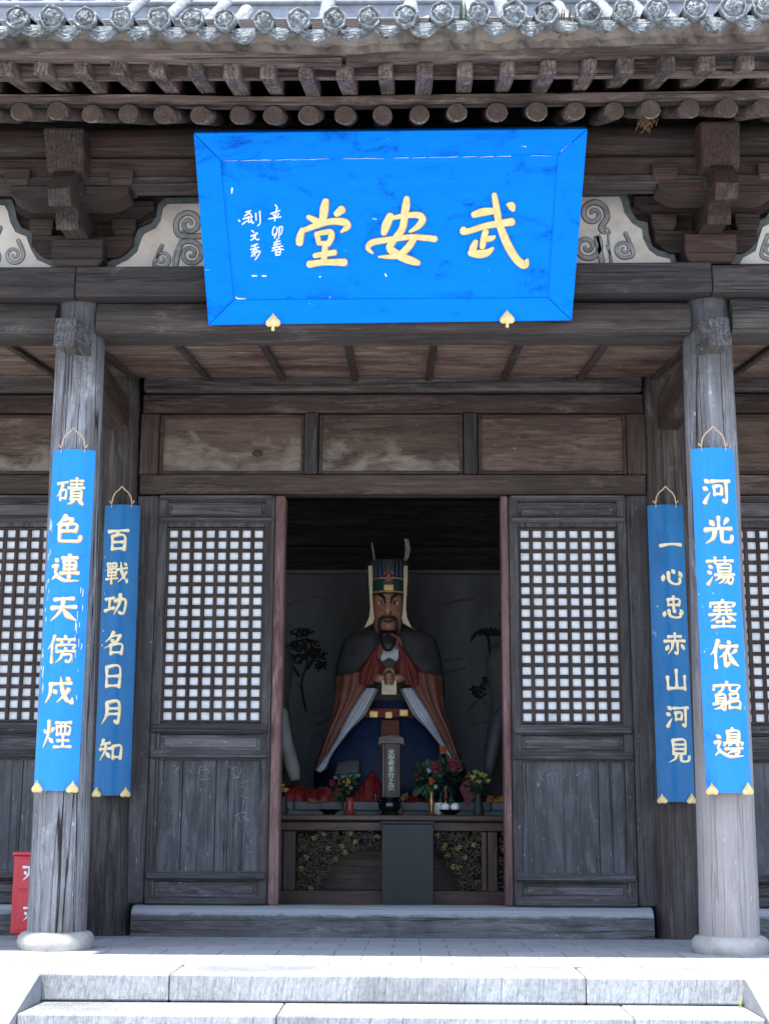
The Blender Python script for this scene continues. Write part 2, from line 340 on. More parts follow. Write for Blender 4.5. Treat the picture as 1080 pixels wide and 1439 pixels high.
GL = {
'磧': 's5,20 42,16|p25,18 20,45 4,68|s17,48 17,82|s17,48 38,46 36,78|s18,76 36,75|s52,12 96,10|s55,25 93,23|s46,38 100,36|s74,2 74,37|s57,48 56,82|s57,48 91,46 91,80|s58,58 90,57|s58,69 90,68|s56,80 91,79|p66,84 58,93 46,99|d80,84 90,90 98,98',
'色': 'p42,2 30,18 10,34|s38,14 68,12 54,32|s22,34 22,80 26,92 60,94 92,92 96,76|s22,34 80,32 78,58|s24,57 78,56|s50,34 50,57',
'連': 's38,10 90,8|s46,22 46,52|s46,22 84,21 83,52|s47,36 83,36|s47,51 83,50|s34,66 96,64|s64,0 64,82|d12,12 22,22|s4,40 22,36 14,58 20,70|n4,86 20,76 50,92 98,92',
'天': 's18,20 84,16|s8,50 94,46|p50,18 46,50 30,76 6,96|n50,52 66,76 96,94',
'傍': 'p26,2 18,28 2,50|s18,32 18,98|d62,0 66,10|s36,16 96,14|d50,20 54,30|p80,18 74,30|s36,36 34,48|s36,36 96,34 92,46|d64,44 68,52|s36,58 98,56|p58,58 52,80 34,98|s56,70 86,69 82,94 70,92',
'戍': 's18,28 92,24|p22,28 20,62 4,94|n56,4 62,44 78,82 96,92|p96,92 98,74|p84,46 70,68 46,92|d74,4 86,14|d34,48 42,60',
'煙': 'd6,34 14,46|p40,30 32,44|p22,4 22,50 4,96|d26,62 38,78|s48,10 98,8|s52,24 54,52|s52,24 94,23 92,50|s66,10 66,50|s80,10 80,50|s53,50 92,49|s56,72 92,71|s74,52 74,92|s46,94 100,92',
'百': 's6,12 94,8|p50,12 44,28 34,34|s24,34 26,96|s24,34 78,32 78,96|s26,62 77,61|s26,92 78,91',
'戰': 's6,8 8,24|s6,8 22,7 21,23|s8,23 21,23|s32,8 33,24|s32,8 48,7 47,23|s33,23 47,23|s10,34 11,64|s10,34 46,33 45,63|s11,48 45,48|s11,63 45,62|s2,78 54,75|s28,34 28,99|s54,36 94,28|n68,2 74,50 94,90|p94,92 98,76|p92,46 80,70 56,94|d82,6 92,16',
'功': 's4,26 42,22|s23,24 23,70|s2,78 44,66|s48,34 92,30 88,84 78,92 68,86|p70,6 66,50 44,96',
'名': 'p46,2 34,24 10,44|s40,18 76,16|p76,16 56,48 4,72|d36,34 50,46|s36,58 38,98|s36,58 84,56 82,98|s38,92 82,91',
'日': 's22,8 24,94|s22,8 78,6 78,96|s24,48 77,47|s24,90 78,89',
'月': 'p30,6 28,60 8,98|s30,6 80,4 80,90 66,86|s30,32 78,31|s29,56 78,55',
'知': 'p20,4 14,20 4,32|s16,20 48,17|s4,44 54,40|p30,20 28,52 4,92|d32,56 50,78|s62,32 64,84|s62,32 96,30 94,84|s64,78 94,77',
'一': 's4,56 50,49 96,50',
'心': 'd12,46 8,72|s32,36 36,74 60,88 82,82 84,62|d48,24 58,38|d80,32 94,52',
'忠': 's26,14 28,40|s26,14 76,12 74,38|s28,38 75,37|s50,0 50,54|d12,66 8,86|s28,62 34,86 60,94 80,88 80,74|d48,58 56,70|d78,58 92,74',
'赤': 's22,16 78,14|s6,36 96,33|s50,2 50,36|p40,38 36,66 18,94|s60,38 60,90 50,86|d22,54 12,74|d78,50 92,70',
'山': 's50,6 50,82|s12,36 14,86|s14,86 88,84|s88,32 88,90',
'河': 'd8,8 22,20|d2,36 16,46|p6,94 14,78 26,58|s32,16 98,13|s40,36 42,66|s40,36 66,35 65,64|s42,63 65,63|s84,15 84,90 72,86',
'見': 's24,4 26,62|s24,4 76,3 76,62|s26,22 75,22|s26,41 75,41|s26,60 76,60|p38,62 32,82 6,98|s58,62 58,88 70,94 92,90 96,72',
'光': 's50,2 50,42|d20,12 32,30|p82,8 68,30|s4,46 96,42|p36,46 30,76 4,96|s60,44 60,84 72,92 94,88 98,70',
'蕩': 's4,14 96,12|s32,2 32,22|s66,0 66,21|d8,30 20,38|d4,50 16,58|p4,96 12,86 22,70|s40,28 41,54|s40,28 84,27 83,53|s41,40 83,40|s41,53 83,52|s30,64 98,62|p46,66 42,76 28,86|s42,74 90,72 86,94 76,92|p62,76 54,88 40,97|p76,76 70,88 60,96',
'塞': 'd48,0 52,8|s10,14 8,26|s10,14 92,12 86,24|s24,28 76,27|s20,40 80,39|s4,54 96,52|s38,18 38,53|s62,18 62,53|p36,56 26,68 6,78|n62,56 76,68 96,76|s28,80 72,79|s50,66 50,94|s12,97 90,96',
'依': 'p28,2 18,32 2,52|s18,34 18,98|d62,2 68,14|s36,24 96,21|p64,24 52,48 30,62|s50,48 50,92 62,82|p90,36 72,50|n62,42 74,72 98,92',
'竆': 'd48,0 52,8|s8,16 6,30|s8,16 94,14 88,28|p38,20 34,32 18,40|s60,20 62,34 86,36|p28,42 22,50|s14,50 14,76|s14,50 42,49 42,98 32,94|s14,60 41,60|s14,69 41,69|s4,80 50,77|p38,80 26,92 6,98|s60,46 61,62|s60,46 88,45 87,61|s61,61 87,61|s74,62 72,71|s56,72 57,94|s56,72 94,71 93,95|s57,93 93,92',
'邊': 'd8,22 20,32|s2,48 20,45 12,64 18,76|n2,92 18,80 50,96 100,94|p62,0 56,8|s44,10 45,40|s44,10 84,9 84,40|s45,20 83,20|s45,30 83,30|s45,40 84,40|s34,50 33,57|s34,50 96,48 93,55|p54,52 46,62|d72,52 82,60|s36,70 96,68|p60,70 54,80 40,88|s58,78 82,77 78,88 70,87',
'武': 's20,16 62,13|s4,36 96,32|n62,4 68,50 94,92|p94,92 98,76|d78,4 88,14|s40,46 40,86|s40,62 58,60|s20,54 20,90|s6,94 60,86',
'安': 'd48,0 52,10|s10,18 8,32|s10,18 92,16 86,30|s48,26 28,64 88,96|p74,44 60,76 8,98|s2,48 98,44',
'君': 's20,10 78,8 76,44|s4,28 96,26|s18,46 80,44|p46,10 38,50 8,74|s36,64 37,98|s36,64 82,63 81,98|s37,95 81,95',
'李': 's10,20 90,18|s50,2 50,50|p46,22 30,38 6,46|n54,22 70,36 94,44|s24,56 74,55 52,68|s6,76 96,74|s52,66 54,94 42,92',
'牧': 'p14,12 10,26 2,36|s10,26 44,24|s2,60 46,50|s26,4 26,98|p64,4 58,24 48,36|s58,22 98,20|p86,22 76,66 46,96|n54,40 70,70 98,94',
'之': 'd48,2 54,14|s22,30 76,28 28,74|n6,88 26,76 60,92 98,92',
'位': 'p28,2 18,32 2,52|s18,34 18,98|d64,2 68,14|s38,24 96,22|d50,36 56,66|p86,34 78,70|s34,86 98,84',
'灭': 's8,10 92,8|d16,38 26,54|p84,32 72,50|p50,14 46,56 8,96|n52,54 66,78 96,96',
'火': 'd12,34 22,54|p88,26 76,46|p50,2 46,52 6,96|n52,52 66,76 96,96',
'器': 's6,6 7,28|s6,6 38,6 37,28|s7,28 37,28|s60,6 61,28|s60,6 94,6 93,28|s61,28 93,28|s4,46 96,44|p50,32 44,52 8,68|n54,46 66,58 94,68|s8,72 9,96|s8,72 40,72 39,96|s9,96 39,96|s60,72 61,96|s60,72 92,72 91,96|s61,96 91,96',
'箱': 'p22,2 14,14|s18,10 42,9|p66,2 60,13|s62,10 92,9|s4,34 46,32|s26,18 26,98|p26,36 4,66|d30,46 42,58|s54,30 54,96|s54,30 92,29 92,97|s54,50 92,50|s54,71 92,71|s54,93 92,93',
}
def glyph(ch, f, cu, cv, size, wid=10.5, h=.006, h0=-.002):   # f(u, v, h): u right, v down, metres
    mb = MB(); k = size/100
    ns = GL[ch].count('|')+1
    wid = wid*(1.12 if ns < 7 else 1 if ns < 11 else .78)
    for i, st in enumerate(GL[ch].split('|')):
        ty = st[0]; pts = [tuple(map(float, q.split(','))) for q in st[1:].split()]
        pr = PROF[ty]; n = len(pts); P = []
        for j, (x, y) in enumerate(pts):
            q = j/(n-1)*2; a = pr[0]+(pr[1]-pr[0])*q if q <= 1 else pr[1]+(pr[2]-pr[1])*(q-1)
            P.append((cu+(x-50)*k, cv+(y-50)*k, wid*k*a*random.uniform(.86, 1.14)))
        if n == 2: P.insert(1, ((P[0][0]+P[1][0])/2, (P[0][1]+P[1][1])/2, wid*k*pr[1]))
        ribbon(mb, P, f, h0, h+i*.00015)
    return mb
# ------------------------------------------------------------------ ground, platform, steps
XL, XR = -1.75, 1.75
hall = thing('temple_hall', 'old timber temple hall with grey tiled eaves, bracketed columns and lattice doors', 'temple', (0, 0, 0))
g = MB(); GZ = -.69
g.face([g.v(p) for p in ((-400, -400, GZ), (400, -400, GZ), (400, 400, GZ), (-400, 400, GZ))])
struct(obj('courtyard_ground', g, GROUND))
f = MB()
rows = [(-.78, 0), (0, 0), (1.5, -.045)]
R = [[f.v((x, y, z)) for x in (-6, 6)] for y, z in rows]
for a, b in zip(R, R[1:]): f.face([a[0], a[1], b[1], b[0]])
struct(obj('porch_floor', f, PAVE))
f = MB(); f.face([f.v(p) for p in ((-6, 1.502, -.046), (6, 1.502, -.046), (6, 5.2, -.05), (-6, 5.2, -.05))])
struct(obj('hall_floor', f, stone('dark_hall_floor_brick', (.10, .10, .105), False, 30, .4, 3)))
pl = MB(); pl.box(-6, 6, -.80, 5.4, GZ-.1, -.06, 0)
plat = struct(obj('stone_platform', pl, RISER))
SX0, SX1 = xp(60, 1372, -1.2), xp(1043, 1380, -1.2)
jn = [-6, -3.9, xp(-140, 1374, -1.2), xp(238, 1374, -1.2), xp(823, 1378, -1.2), 2.6, 4.4, 6]
for a, b in zip(jn, jn[1:]):
    e = MB(); e.box(a+.002, b-.002, -1.2+random.uniform(0, .006), -.782, -.113, .001+random.uniform(-.002, .002), .008, 2).jitter(.002, 9)
    obj('edge_slab', e, RISER, plat)
    e = MB(); e.box(a+.003, b-.003, -1.19, -.80, GZ-.05, -.116, .006); obj('wall_block', e, RISER, plat)
steps = thing('stone_steps', 'pale chiselled stone steps with sloping side slabs below the porch', 'steps', (0, -1.2, GZ))
for k in range(1, 6):
    y1 = -1.2-(k-1)*.40; z = -.115*k
    js = [SX0+.002, xp(238, 1374, -1.2) if k % 2 == 0 else -.45, .62 if k % 2 == 0 else 1.0, SX1-.002]
    for a, b in zip(js, js[1:]):
        e = MB(); e.box(a+.002, b-.002, y1-.40, y1-.002, z-.113, z+random.uniform(-.002, .002), .008, 2).jitter(.002, 9)
        obj('step_slab', e, RISER, steps)
for s, x0, x1 in ((-1, SX0-.45, SX0), (1, SX1, SX1+.45)):
    e = MB(); e.prism_x([(-1.203, GZ), (-1.203, .004), (-1.26, .004), (-3.35, GZ+.05), (-3.35, GZ)], x0, x1)
    bmesh.ops.bevel(e.bm, geom=e.bm.edges[:], offset=.008, segments=1, affect='EDGES'); obj('side_slab', e, STONE, steps)

# ------------------------------------------------------------------ columns
def tint_by_height(m, z0, z1, c, k=.05, amt=.85):  # blends in another colour by height, broken up with noise
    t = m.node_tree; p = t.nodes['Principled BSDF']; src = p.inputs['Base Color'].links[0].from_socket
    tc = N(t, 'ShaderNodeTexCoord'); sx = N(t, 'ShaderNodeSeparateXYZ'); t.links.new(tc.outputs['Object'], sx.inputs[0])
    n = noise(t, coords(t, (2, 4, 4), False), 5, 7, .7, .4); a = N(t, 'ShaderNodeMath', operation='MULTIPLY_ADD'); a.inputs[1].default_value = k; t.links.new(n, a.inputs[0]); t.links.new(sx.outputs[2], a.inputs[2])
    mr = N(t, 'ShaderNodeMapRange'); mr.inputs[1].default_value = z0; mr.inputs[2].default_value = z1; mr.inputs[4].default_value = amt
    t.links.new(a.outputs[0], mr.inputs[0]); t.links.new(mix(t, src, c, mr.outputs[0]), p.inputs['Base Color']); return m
CKW = dict(dark=(.085, .083, .089), mid=(.19, .193, .208), light=(.35, .36, .39), stain=(.10, .084, .077), stain_amt=.6, crack=.95, bmp=.5, fleck=.3)
CLM = tint_by_height(wood('left_column_wood_z', axis='Z', **CKW), 3.20, 3.55, (.055, .054, .058), .5, .8)  # wood turns darker towards the top
CRM_ = tint_by_height(tint_by_height(wood('right_column_wood_z', axis='Z', **CKW), 3.20, 3.55, (.055, .054, .058), .5, .8), 1.75, 1.15, (.40, .36, .345), .5, .62)  # darker top; pale foot is reflected light put into the wood colour
def column(xb, yb, xt, yt, Y, rb, rt, z0, z1, m, base=True):
    B = at(xb, yb, Y); T = at(xt, yt, Y); rings = []; n = 40; K = 26
    for i in range(K+1):
        q = i/K; z = z0+(z1-z0)*q
        x = B.x+(T.x-B.x)*(z-B.z)/(T.z-B.z); r = rb+(rt-rb)*q
        if z1 > 3.5 and q > .955: r *= 1-((q-.955)/.045)**2*.10
        rings.append([(x+r*math.cos(2*PI*k/n)*(1+.012*math.sin(3*k/n*2*PI+q*4)), Y+r*math.sin(2*PI*k/n), z) for k in range(n)])
    mb = MB(); mb.rings(rings); mb.jitter(.004, 2.5)
    c = obj('column', mb, m['Z'], hall, smooth=True)
    if base:
        b = MB(); b.lathe([(.12, -.02), (.178, -.01), (.192, .015), (.197, .04), (.192, .065), (.178, .082), (.155, .09), (.1, .0905)], (B.x, Y, 0), 40); b.jitter(.003, 8)
        obj('stone_base', b, BASEST, c, smooth=True)
    return c
PLZ0, PLZ1 = 3.50, 3.678
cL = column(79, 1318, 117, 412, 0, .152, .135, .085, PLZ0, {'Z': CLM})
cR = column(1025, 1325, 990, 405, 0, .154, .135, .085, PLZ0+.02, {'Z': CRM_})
bL = column(151, 1316, 170, 560, 1.45, .142, .132, -.06, 3.55, BEAM, False)
bR = column(953, 1320, 930, 560, 1.45, .142, .132, -.06, 3.55, BEAM, False)
def cx(z, right=False):                             # column axis X at height z
    if right: B, T = at(1025, 1325, 0), at(990, 405, 0)
    else: B, T = at(79, 1318, 0), at(117, 412, 0)
    return B.x+(T.x-B.x)*(z-B.z)/(T.z-B.z)
for right, xo, c in ((False, -.02, cL), (True, .03, cR)):
    x = cx(3.25, right)+xo
    t = MB(); xb = x+(.09 if not right else -.09)
    P = [(x-.07, -.27, 3.19), (x+.05, -.27, 3.19), (xb+.06, .02, 3.17), (xb-.07, .02, 3.17), (x-.07, -.25, 3.36), (x+.04, -.25, 3.36), (xb+.06, .02, 3.37), (xb-.07, .02, 3.37)]
    t.hexa(P, .008, 2); obj('tenon', t, GREY['Y'], c)
for right in (False, True):
    x = (xp(182, 585, 1.36)-.07) if not right else (xp(922, 590, 1.36)+.07)
    t = MB(); t.box(x-.07, x+.07, .1, 1.36, 3.15, 3.37, .012, 2); obj('tie_beam', t, BROWN['Y'], hall)

# ------------------------------------------------------------------ front beams
CLX, CRX = cx(3.5), cx(3.5, True)
SEG = [(-5.4, CLX), (CLX, CRX), (CRX, 5.4)]
for i, (a, b) in enumerate(SEG):
    za, zb = [(PLZ0, PLZ0), (PLZ0, PLZ0+.02), (PLZ0+.02, PLZ0+.02)][i]
    p = MB(); p.hexa([(a+.002, -.20, za), (b-.002, -.20, zb), (b-.002, .2, zb), (a+.002, .2, za), (a+.002, -.20, PLZ1), (b-.002, -.20, PLZ1+.02*(i > 0)), (b-.002, .2, PLZ1+.02*(i > 0)), (a+.002, .2, PLZ1)], .008, 2)
    obj('plate_beam', p, DARK['X'], hall)
    a2, b2 = a+(.115 if i else 0), b-(.115 if i < 2 else 0)
    q = MB(); zt = za-.006
    zb_ = zy(485, .09)
    pr = [(.10, zb_), (-.105, zb_), (-.128, zb_+.010), (-.140, zb_+.03), (-.144, zb_+.055), (-.145, zt-.062), (-.138, zt-.05), (-.105, zt-.012), (-.10, zt), (.10, zt)]
    q.prism_x(pr, a2, b2)
    bmesh.ops.subdivide_edges(q.bm, edges=[e for e in q.bm.edges if e.calc_length() > 1], cuts=60); q.jitter(.006, 2.2)
    o = obj('architrave', q, BEAM['X'], hall, smooth=True)
# ceiling of the porch
c = MB(); zi, zo = zy(529, 1.36), zy(480, .1)
c.hexa([(-5.4, .08, zo), (5.4, .08, zo), (5.4, 1.38, zi), (-5.4, 1.38, zi), (-5.4, .08, zo+.03), (5.4, .08, zo+.03), (5.4, 1.38, zi+.03), (-5.4, 1.38, zi+.03)])
obj('porch_ceiling', c, wood('water_stained_board_wood_x', (.065, .040, .030), (.185, .125, .098), (.52, .42, .35), 'X', (.07, .034, .026), .85, crack=.5, fleck=.3), hall)
xs = [10, 250, 371, 492, 608, 726, 850]
bx0 = [at(x, 485, .12).x for x in xs]; bp = (bx0[-1]-bx0[1])/5
xb = [bx0[1]+bp*i for i in range(-8, 14)]
for x in xb:
    if abs(x) > 2.7: continue
    m = MB(); d = random.uniform(-.015, .015)
    m.hexa([(x-.022, .09, zo-.03), (x+.022, .09, zo-.03), (x+.022+d, 1.37, zi-.03), (x-.022+d, 1.37, zi-.03), (x-.022, .09, zo-.002), (x+.022, .09, zo-.002), (x+.022+d, 1.37, zi-.002), (x-.022+d, 1.37, zi-.002)], .004)
    obj('ceiling_batten', m, BROWN['Y'], hall)

# ------------------------------------------------------------------ bracket sets on the two columns
YB = -.36
def zb(yc, Y=YB): return zy(yc/3.597+160, Y, 111)
def bracket(cx0, dz, mirror=1):
    b = thing('bracket', '', '', (0, 0, 0)); del b['label']; del b['category']; b.name = 'bracket_set'; b.parent = hall; ORG[b.name] = Vector()
    K = 1/900.
    def X(c): return cx0+(c-400)*K*1.0
    def prt(name, mb, ax='X', jit=.003): mb.jitter(jit, 7); return obj(name, mb, BRK[ax], b)
    Z0 = PLZ1+dz
    # cap block on the plate
    m = MB(); z1, z2, z3 = Z0+.002, Z0+.055, Z0+.165
    def slab(m, x0, x1, y0, y1, za, zb_, x0b, x1b, y0b): m.hexa([(x0b, y0b, za), (x1b, y0b, za), (x1b, y1, za), (x0b, y1, za), (x0, y0, zb_), (x1, y0, zb_), (x1, y1, zb_), (x0, y1, zb_)], .006)
    slab(m, cx0-.145, cx0+.145, -.20, .14, z1, z2, cx0-.115, cx0+.115, -.17)
    m.box(cx0-.145, cx0+.145, -.20, .14, z2+.001, z3, .006); prt('cap_block', m)
    # arm in the wall plane with curved ends
    def arm(w, y0, y1, za, zc, name='bracket_arm'):
        n = 7; pts = []
        for s in (-1, 1):
            L = [(s*w, zc), (s*w, za+.55*(zc-za))]+[(s*(w-.35*w*(i/n)), za+.55*(zc-za)*(1-math.sin(i/n*PI/2))) for i in range(1, n+1)]
            pts += L if s == -1 else L[::-1]
        m = MB(); m.prism([(cx0+x, z) for x, z in pts], y0, y1, .006); return prt(name, m)
    arm(.29, -.09, .09, Z0+.10, Z0+.235)
    for s in (-1, 1):
        m = MB(); slab(m, cx0+s*.235-.07, cx0+s*.235+.07, -.105, .1, Z0+.236, Z0+.27, cx0+s*.235-.055, cx0+s*.235+.055, -.09)
        m.box(cx0+s*.235-.07, cx0+s*.235+.07, -.105, .1, Z0+.271, Z0+.33, .005); prt('bracket_block', m)
    arm(.40, -.08, .09, Z0+.331, Z0+.45)
    # forward tongue with rounded lip
    m = MB(); zt = Z0+.30
    m.prism_x([(.05, Z0+.17), (-.36, Z0+.165), (-.43, Z0+.12), (-.455, Z0+.16), (-.46, zt), (.05, zt)], cx0-.062, cx0+.062); prt('bracket_tongue', m, 'Y')
    m = MB(); m.box(cx0-.085, cx0+.085, YB-.13, YB+.11, zt+.001, zt+.075, .006); prt('bracket_block', m)
    # forward arm, ends turned up
    za, zc = zt-.02, zb(392)+dz
    arm(.325, YB-.075, YB+.075, za, zc)
    for s in (-1, 1):
        x = cx0+s*.285
        m = MB(); slab(m, x-.07, x+.07, YB-.10, YB+.10, zc+.001, zc+.035, x-.055, x+.055, YB-.08)
        m.box(x-.07, x+.07, YB-.10, YB+.10, zc+.036, zc+.09, .005); prt('bracket_block', m)
    # projecting faceted head
    m = MB(); zh0, zh1 = zb(480, -.62)+dz, zb(290, -.62)+dz
    m.prism_x([(.0, zh0+.06), (-.50, zh0+.06), (-.62, zh0+.02), (-.66, zh0+.10), (-.60, zh1-.02), (-.52, zh1+.06), (0, zh1+.1)], cx0-.06, cx0+.06); prt('bracket_head', m, 'Y', .005)
    # big beam head under the purlin
    m = MB(); zg0, zg1 = zb(285, -.56)+dz, zb(85, -.56)+dz
    m.hexa([(cx0-.10, -.54, zg0), (cx0+.10, -.54, zg0), (cx0+.125, .1, zg0-.02), (cx0-.12, .1, zg0-.02), (cx0-.115, -.60, zg1), (cx0+.10, -.60, zg1), (cx0+.125, .1, zg1+.2), (cx0-.12, .1, zg1+.2)], .016, 2); prt('beam_head', m, 'Y', .006)
bracket(CLX+.0, 0); bracket(CRX, .02)
# eave purlin, tie under it, boards in the wall plane
pu = MB(); zc0 = (zb(78)+zb(240))/2; rr = (zb(78)-zb(240))/2
pu.tube([(-5.6+i*.4, YB+.02, zc0+.004*math.sin(i*1.7)) for i in range(29)], rr+.005, 20); obj('eave_purlin', pu, BRK['X'], hall, smooth=True)
m = MB(); m.box(-5.6, 5.6, YB-.055, YB+.06, zb(345), zb(247), .008); obj('purlin_tie', m, BROWN['X'], hall)
m = MB(); m.box(-5.6, 5.6, YB-.075, YB+.075, zb(388), zb(346), .006); obj('purlin_fillet', m, BEAM['X'], hall)
m = MB(); m.box(-5.6, 5.6, -.035, .1, PLZ1+.38, 5.3, 0); obj('wall_boarding', m, DARK['X'], hall)
m = MB(); m.box(-5.6, 5.6, -.01, .1, PLZ1+.02, PLZ1+.38, 0); obj('wall_boarding', m, BRK['X'], hall)

# painted infill panels between the brackets
def px3(x, y, Y=-.06): p = at(x, y, Y); return (p.x, p.z)
def spiral(mb, cxp, cyp, r, turns, a0, sgn, w, f, h, tail=None):
    pts = []; n = int(turns*9)
    for i in range(n+1):
        q = i/n; a = a0+sgn*q*turns*2*PI; rad = r*(1-.86*q)
        pts.append((cxp+rad*math.cos(a), cyp+rad*math.sin(a), w*(1-.4*q)))
    if tail: pts = [(a, b, w) for a, b in tail]+pts
    ribbon(mb, pts, f, -.001, h)
def infill(outline, inner, spirals):
    mb = MB(); mb.prism([px3(*p) for p in outline], -.06, -.012, 0)
    o = obj('infill_panel', mb, SLATE, hall)
    mb = MB(); mb.prism([px3(*p) for p in inner], -.066, -.02, 0); obj('plaster_field', mb, PLASTER, o)
    def fm(u, v, h): p = at(u, v, -.066); return Vector((p.x, -.066-h, p.z))
    m1, m2 = MB(), MB()
    for k, (x, y, r, tr, a0, sg, tail) in enumerate(spirals):
        spiral(m1, x, y, r, tr, a0, sg, r*.30, fm, .0045+k*.0003, tail); spiral(m2, x, y, r, tr, a0, sg, r*.44, fm, .002+k*.0003, tail)
    obj('scroll', m1, SCROLL1, o); obj('scroll_line', m2, SCROLL2, o)
def c3(l): return [(x/3.597, y/3.597+160) for x, y in l]
def c4(l): return [(780+x/3.597, y/3.597+160) for x, y in l]
Lo = c3([(530, 788), (545, 750), (600, 725), (655, 690), (690, 605), (700, 580), (765, 555), (790, 520), (800, 460), (830, 425)])
Li = c3([(575, 788), (590, 768), (650, 740), (695, 700), (722, 622), (735, 607), (790, 580), (815, 540), (826, 480), (850, 458)])
Ro = c4([(610, 748), (600, 705), (520, 690), (490, 670), (470, 610), (465, 550), (410, 535), (378, 480), (370, 430), (350, 390)])
Ri = c4([(585, 748), (575, 735), (510, 720), (470, 690), (440, 630), (435, 585), (385, 555), (345, 500), (335, 450), (320, 420)])
def low(p): return (p[0], p[1]+3)
infill([low(Lo[0])]+Lo[1:]+Ro[::-1][:-1]+[low(Ro[0])], [low(Li[0])]+Li[1:]+Ri[::-1][:-1]+[low(Ri[0])],
       [(266, 315, 20, 1.6, 2.2, 1, [(290, 332)]), (268, 357, 19, 1.7, -2.4, 1, [(247, 372)]), (228, 364, 13, 1.6, 2.6, -1, [(228, 345)]), (256, 330, 7, 1.2, 2.0, 1, [(250, 345), (244, 362), (246, 378)]),
        (833, 301, 21, 1.6, 1.0, -1, [(846, 325)]), (824, 347, 20, 1.6, -.8, 1, [(845, 368)]), (876, 350, 14, 1.6, .4, 1, [(878, 328)]), (850, 326, 7, 1.2, 1.0, -1, [(852, 345), (858, 362), (858, 374)])])
Lm = c3([(300, 788), (290, 745), (215, 715), (190, 660), (170, 600), (110, 575), (85, 530), (75, 470), (60, 432), (-800, 432), (-800, 792)])
Lmi = c3([(270, 788), (262, 772), (190, 740), (160, 690), (135, 622), (80, 600), (55, 550), (40, 490), (25, 465), (-790, 465), (-790, 790)])
infill([low(Lm[0])]+Lm[1:-1]+[low(Lm[-1])], [low(Lmi[0])]+Lmi[1:-1]+[low(Lmi[-1])], [(20, 358, 14, 1.6, -.6, 1, [(26, 338)]), (-20, 320, 20, 1.6, 0, 1, None), (-12, 360, 14, 1.5, 2, -1, None)])
Rm = c4([(880, 748), (905, 705), (985, 670), (995, 600), (1010, 550), (1060, 525), (1090, 480), (1100, 410), (1130, 380), (1900, 380), (1900, 748)])
Rmi = c4([(930, 748), (945, 730), (1010, 695), (1030, 620), (1045, 575), (1085, 555), (1115, 500), (1125, 440), (1150, 415), (1890, 415), (1890, 748)])
infill([low(Rm[0])]+Rm[1:-1]+[low(Rm[-1])], [low(Rmi[0])]+Rmi[1:-1]+[low(Rmi[-1])], [(1082, 352, 14, 1.6, 2.8, -1, [(1078, 330)]), (1125, 320, 20, 1.5, 2, 1, None)])

# ------------------------------------------------------------------ eaves: round rafters, batten, flying rafters, eave board, tiles
def rafter_round():
    mb = MB(); r = .052; n = 18; rings = []
    for i in range(9):
        y = i*.2; rings.append([(r*math.cos(2*PI*k/n)+.004*math.sin(y*7), y, .5*y+r*math.sin(2*PI*k/n)) for k in range(n)])
    mb.rings([[(a[0]*.93, a[1]-.006, a[2]*.93) for a in rings[0]]]+rings); return mb
m, t, p = mat_base('rafter_end_grain')
v = coords(t, (1, 1, 1)); wv = N(t, 'ShaderNodeTexWave', wave_type='RINGS', rings_direction='Y'); wv.inputs['Scale'].default_value = 26; wv.inputs['Distortion'].default_value = 2.5; wv.inputs['Detail'].default_value = 3
tcn = N(t, 'ShaderNodeTexCoord'); t.links.new(tcn.outputs['Object'], wv.inputs['Vector'])
n1 = noise(t, v, 16, 6, .7)
cc = mix(t, ramp(t, wv.outputs['Fac'], [(0, (.055, .040, .035)), (1, (.10, .075, .066))]), (.20, .14, .11), ramp(t, n1, [(.5, 0.0), (.8, .8)]))
ck = noise(t, coords(t, (4, 4, 1.6)), 7, 2, .5, .3); cc = mix(t, cc, (.01, .008, .008), ramp(t, ck, [(.492, 0.0), (.498, .9), (.502, .9), (.508, 0.0)]))
t.links.new(cc, p.inputs['Base Color']); p.inputs['Roughness'].default_value = .85; bump(t, p, wv.outputs['Fac'], .3, .004)
ENDG = m
RAFX = [(-25, 158), (29, 157), (81, 156), (129, 160), (181, 160), (230, 161), (281, 162), (337, 162), (384, 162), (434, 162), (484, 162), (537, 161), (589, 161), (642, 158), (698, 158), (754, 157), (808, 156), (862, 156), (913, 154), (968, 153), (1021, 152), (1073, 151), (1125, 150), (1178, 149)]
YR, YF = -1.05, -1.5
proto = None
for x, y in RAFX:
    P = at(x, y, YR); sc = random.uniform(.94, 1.06)
    if proto is None:
        proto = obj('round_rafter', rafter_round(), TAN['Y'], hall, smooth=True, local=True); proto.location = P; ORG[proto.name] = P
        e = MB(); n = 18
        e.rings([[(q*math.cos(2*PI*k/n), -.008, q*math.sin(2*PI*k/n)) for k in range(n)] for q in (.047, .03, .015, .001)], cap=False); obj('end_face', e, ENDG, proto, local=True)
    else:
        copy_part(proto, P, None, (random.uniform(-.02, .02), 0, random.uniform(-.03, .03)), (sc, 1, sc))
m = MB()
ptsb = [at(x, 141+(3 if 250 < x < 560 else 0)-(max(0, x-640)*.013), YR+.02) for x in range(-700, 1900, 130)]
for a, b in zip(ptsb, ptsb[1:]):
    m.hexa([(a.x, YR, a.z-.022), (b.x, YR, b.z-.022), (b.x, YR+.10, b.z-.0), (a.x, YR+.10, a.z-.0), (a.x, YR, a.z+.022), (b.x, YR, b.z+.022), (b.x, YR+.10, b.z+.05), (a.x, YR+.10, a.z+.05)])
bmesh.ops.remove_doubles(m.bm, verts=m.bm.verts, dist=.0005); obj('rafter_batten', m, TAN['X'], hall)
